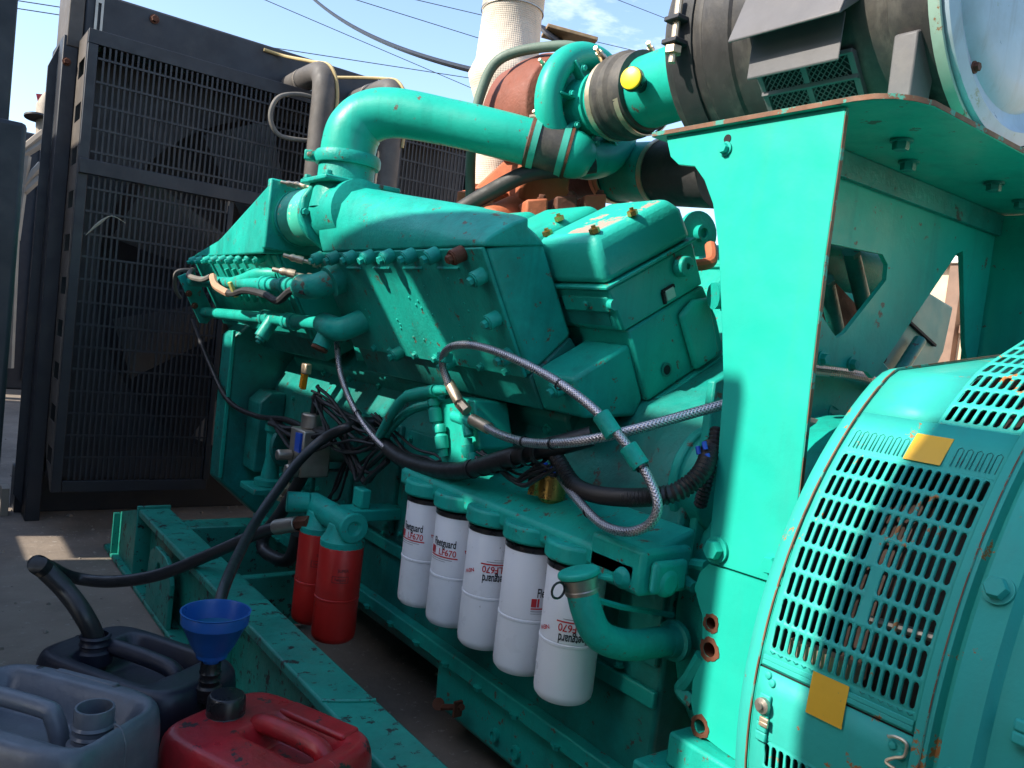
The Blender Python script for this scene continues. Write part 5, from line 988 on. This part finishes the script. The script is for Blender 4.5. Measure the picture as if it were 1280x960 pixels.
for y in (yA-.1, yC+.02, yE+.05, 6, 9): obj('post', M().box((EX-.14, y-.04, 0), (EX-.051, y+.04, 2.4)), black, shade_scr, .004)  # posts of the added shade screen
# ================================================================== BACKGROUND
# left yard
con = thing('shipping_container', 'dark grey container behind the radiator at the left', 'container', (.5, 9.5, 0))
obj('wall', M().box((-1.2, 9.5, 0), (3.2, 12, 2.55)), mat('container_grey', (.022, .025, .032), .6, var=.1), con, .02)
for i in range(18): obj('corrugation', M().box((-1.2+i*.24, 9.46, .1), (-1.08+i*.24, 9.499, 2.45)), mat('corr_grey', (.02, .022, .03), .6) if i == 0 else bpy.data.materials['corr_grey'], con, .01)
fr_ = thing('pale_frame', 'pale steel frame standing in the yard left of the radiator', 'frame', (.45, 7.0, 0))
for a_, b_ in (((24, 190), (12, 460)), ((24, 190), (55, 165)), ((26, 196), (58, 176)), ((34, 195), (20, 300)), ((26, 235), (52, 205)), ((30, 240), (50, 222))):
    obj('bar', M().tube([at(*a_, Y=7.0), at(*b_, Y=7.0)], .028, 6), ladd, fr_)
sil = thing('chimney_cowl', 'cream metal cowl poking up behind the radiator', 'cowl', at(55, 150, Y=8.0)); obj('cowl_body', M().lathe(at(56, 178, Y=8.0), (0, 0, 1), [(0, .07), (.3, .085), (.38, .05), (.42, .02)], 20), ladd, sil); obj('cowl_disc', M().lathe(at(47, 148, Y=7.95), (0, .2, 1), [(0, .10), (.015, .10)], 20), black, sil)
fg = thing('small_flag', 'small red and dark flag above the yard at the left', 'flag', at(50, 125, Y=8.2)); obj('cloth', M().prism([at(45, 117, Y=8.2), at(60, 118, Y=8.2), at(58, 128, Y=8.2), at(48, 130, Y=8.2)], (0, .01, 0)), mat('flag_red', (.35, .03, .04), .7), fg); obj('pole', M().tube([at(58, 115, Y=8.22), at(56, 175, Y=8.22)], .012, 6), ladd, fg)
gl = thing('white_door', 'pale grey sheet leaning in the gap at the left', 'sheet', at(15, 520, Y=8.8)); obj('panel', M().box((.2, 8.8, .02), (.75, 8.85, .95)), concg, gl, .004)
# building on the right
bd_ = thing('building', 'cream plastered building with brown frames seen through the bracket', 'building', (7.0, 2.6, 0))
BXw = 7.0; obj('wall', M().box((BXw, -6, 0), (BXw+.3, 5.2, 3.2)), plaster, bd_)
p = at(1190, 420, X=BXw-.05)
obj('post', M().box((BXw-.09, p.y-.03, 0), (BXw-.0, p.y+.08, 2.6)), brownw, bd_, .004)
obj('window_frame', M().box((BXw-.06, p.y-.62, 1.55), (BXw-.002, p.y-.05, 1.62)).box((BXw-.06, p.y-.36, 1.62), (BXw-.002, p.y-.28, 2.2)), brownw, bd_, .004)
obj('shutter', M().box((BXw-.05, p.y-.42, 1.2), (BXw-.002, p.y-.10, 1.53)), peach, bd_, .004)
obj('lintel', M().box((BXw-.12, -6, 2.12), (BXw-.001, 5.0, 2.30)), mat('white_trim', (.75, .72, .66), .7), bd_, .01)
obj('pipe', M().tube([(BXw-.08, p.y-.52, 1.0), (BXw-.08, p.y-.52, 1.5)], .05, 10), brownw, bd_)
# cables and pole in the sky
def skycable(name, a, b, X0, r, label, sag=0):
    p, q = at(a[0], a[1], Y=X0), at(b[0], b[1], Y=X0); d = q-p; p -= d*1.2; q += d*1.2
    obj(name, M().tube([p.lerp(q, i/24)+V((0, 0, -sag*4*(i/24)*(1-i/24))) for i in range(25)], r, 6), cableb, label=label, cat='cable', group='overhead cables')
skycable('overhead_cable', (320, -5), (800, 200), 9, .004, 'thin overhead wire lowest across the sky above the radiator')
skycable('overhead_cable', (430, -5), (830, 120), 14, .007, 'overhead wire crossing behind the exhaust near the top')
skycable('overhead_cable', (500, -5), (830, 72), 14, .007, 'overhead wire at the very top of the sky')
skycable('overhead_cable', (330, 58), (590, 98), 14, .007, 'overhead wire just above the radiator tank')
skycable('overhead_cable', (30, 2), (82, 10), 14, .007, 'overhead wire at the top left of the sky')
skycable('overhead_cable', (760, -5), (850, 30), 14, .007, 'overhead wire running to the insulator pole')
p, q = at(388, -5, Y=6), at(592, 88, Y=2.6)
pz = [p.lerp(q, i/30)+V((0, 0, -.25*(i/30)*(1-i/30)*1.0)) for i in range(31)]
obj('twisted_cable', M().tube(pz, .011, 8), cableb, label='thick twisted cable sagging down to the wrapped exhaust', cat='cable')
po = thing('utility_pole', 'pale utility pole top with brown insulator behind the air cleaner', 'pole', at(856, 30, Y=9) * 1.0)
obj('pole', M().tube([at(858, -30, Y=9), at(850, 60, Y=9)], .055, 8), ladd, po); obj('crossarm', M().tube([at(836, 42, Y=9), at(880, 28, Y=9)], .05, 6), ladd, po)
obj('insulator', M().lathe(at(840, 38, Y=9), (0, 0, 1), [(0, .05), (.05, .07), (.06, .05), (.1, .07), (.11, .04)], 14), mat('brown_ceramic', (.12, .03, .02), .3), po)
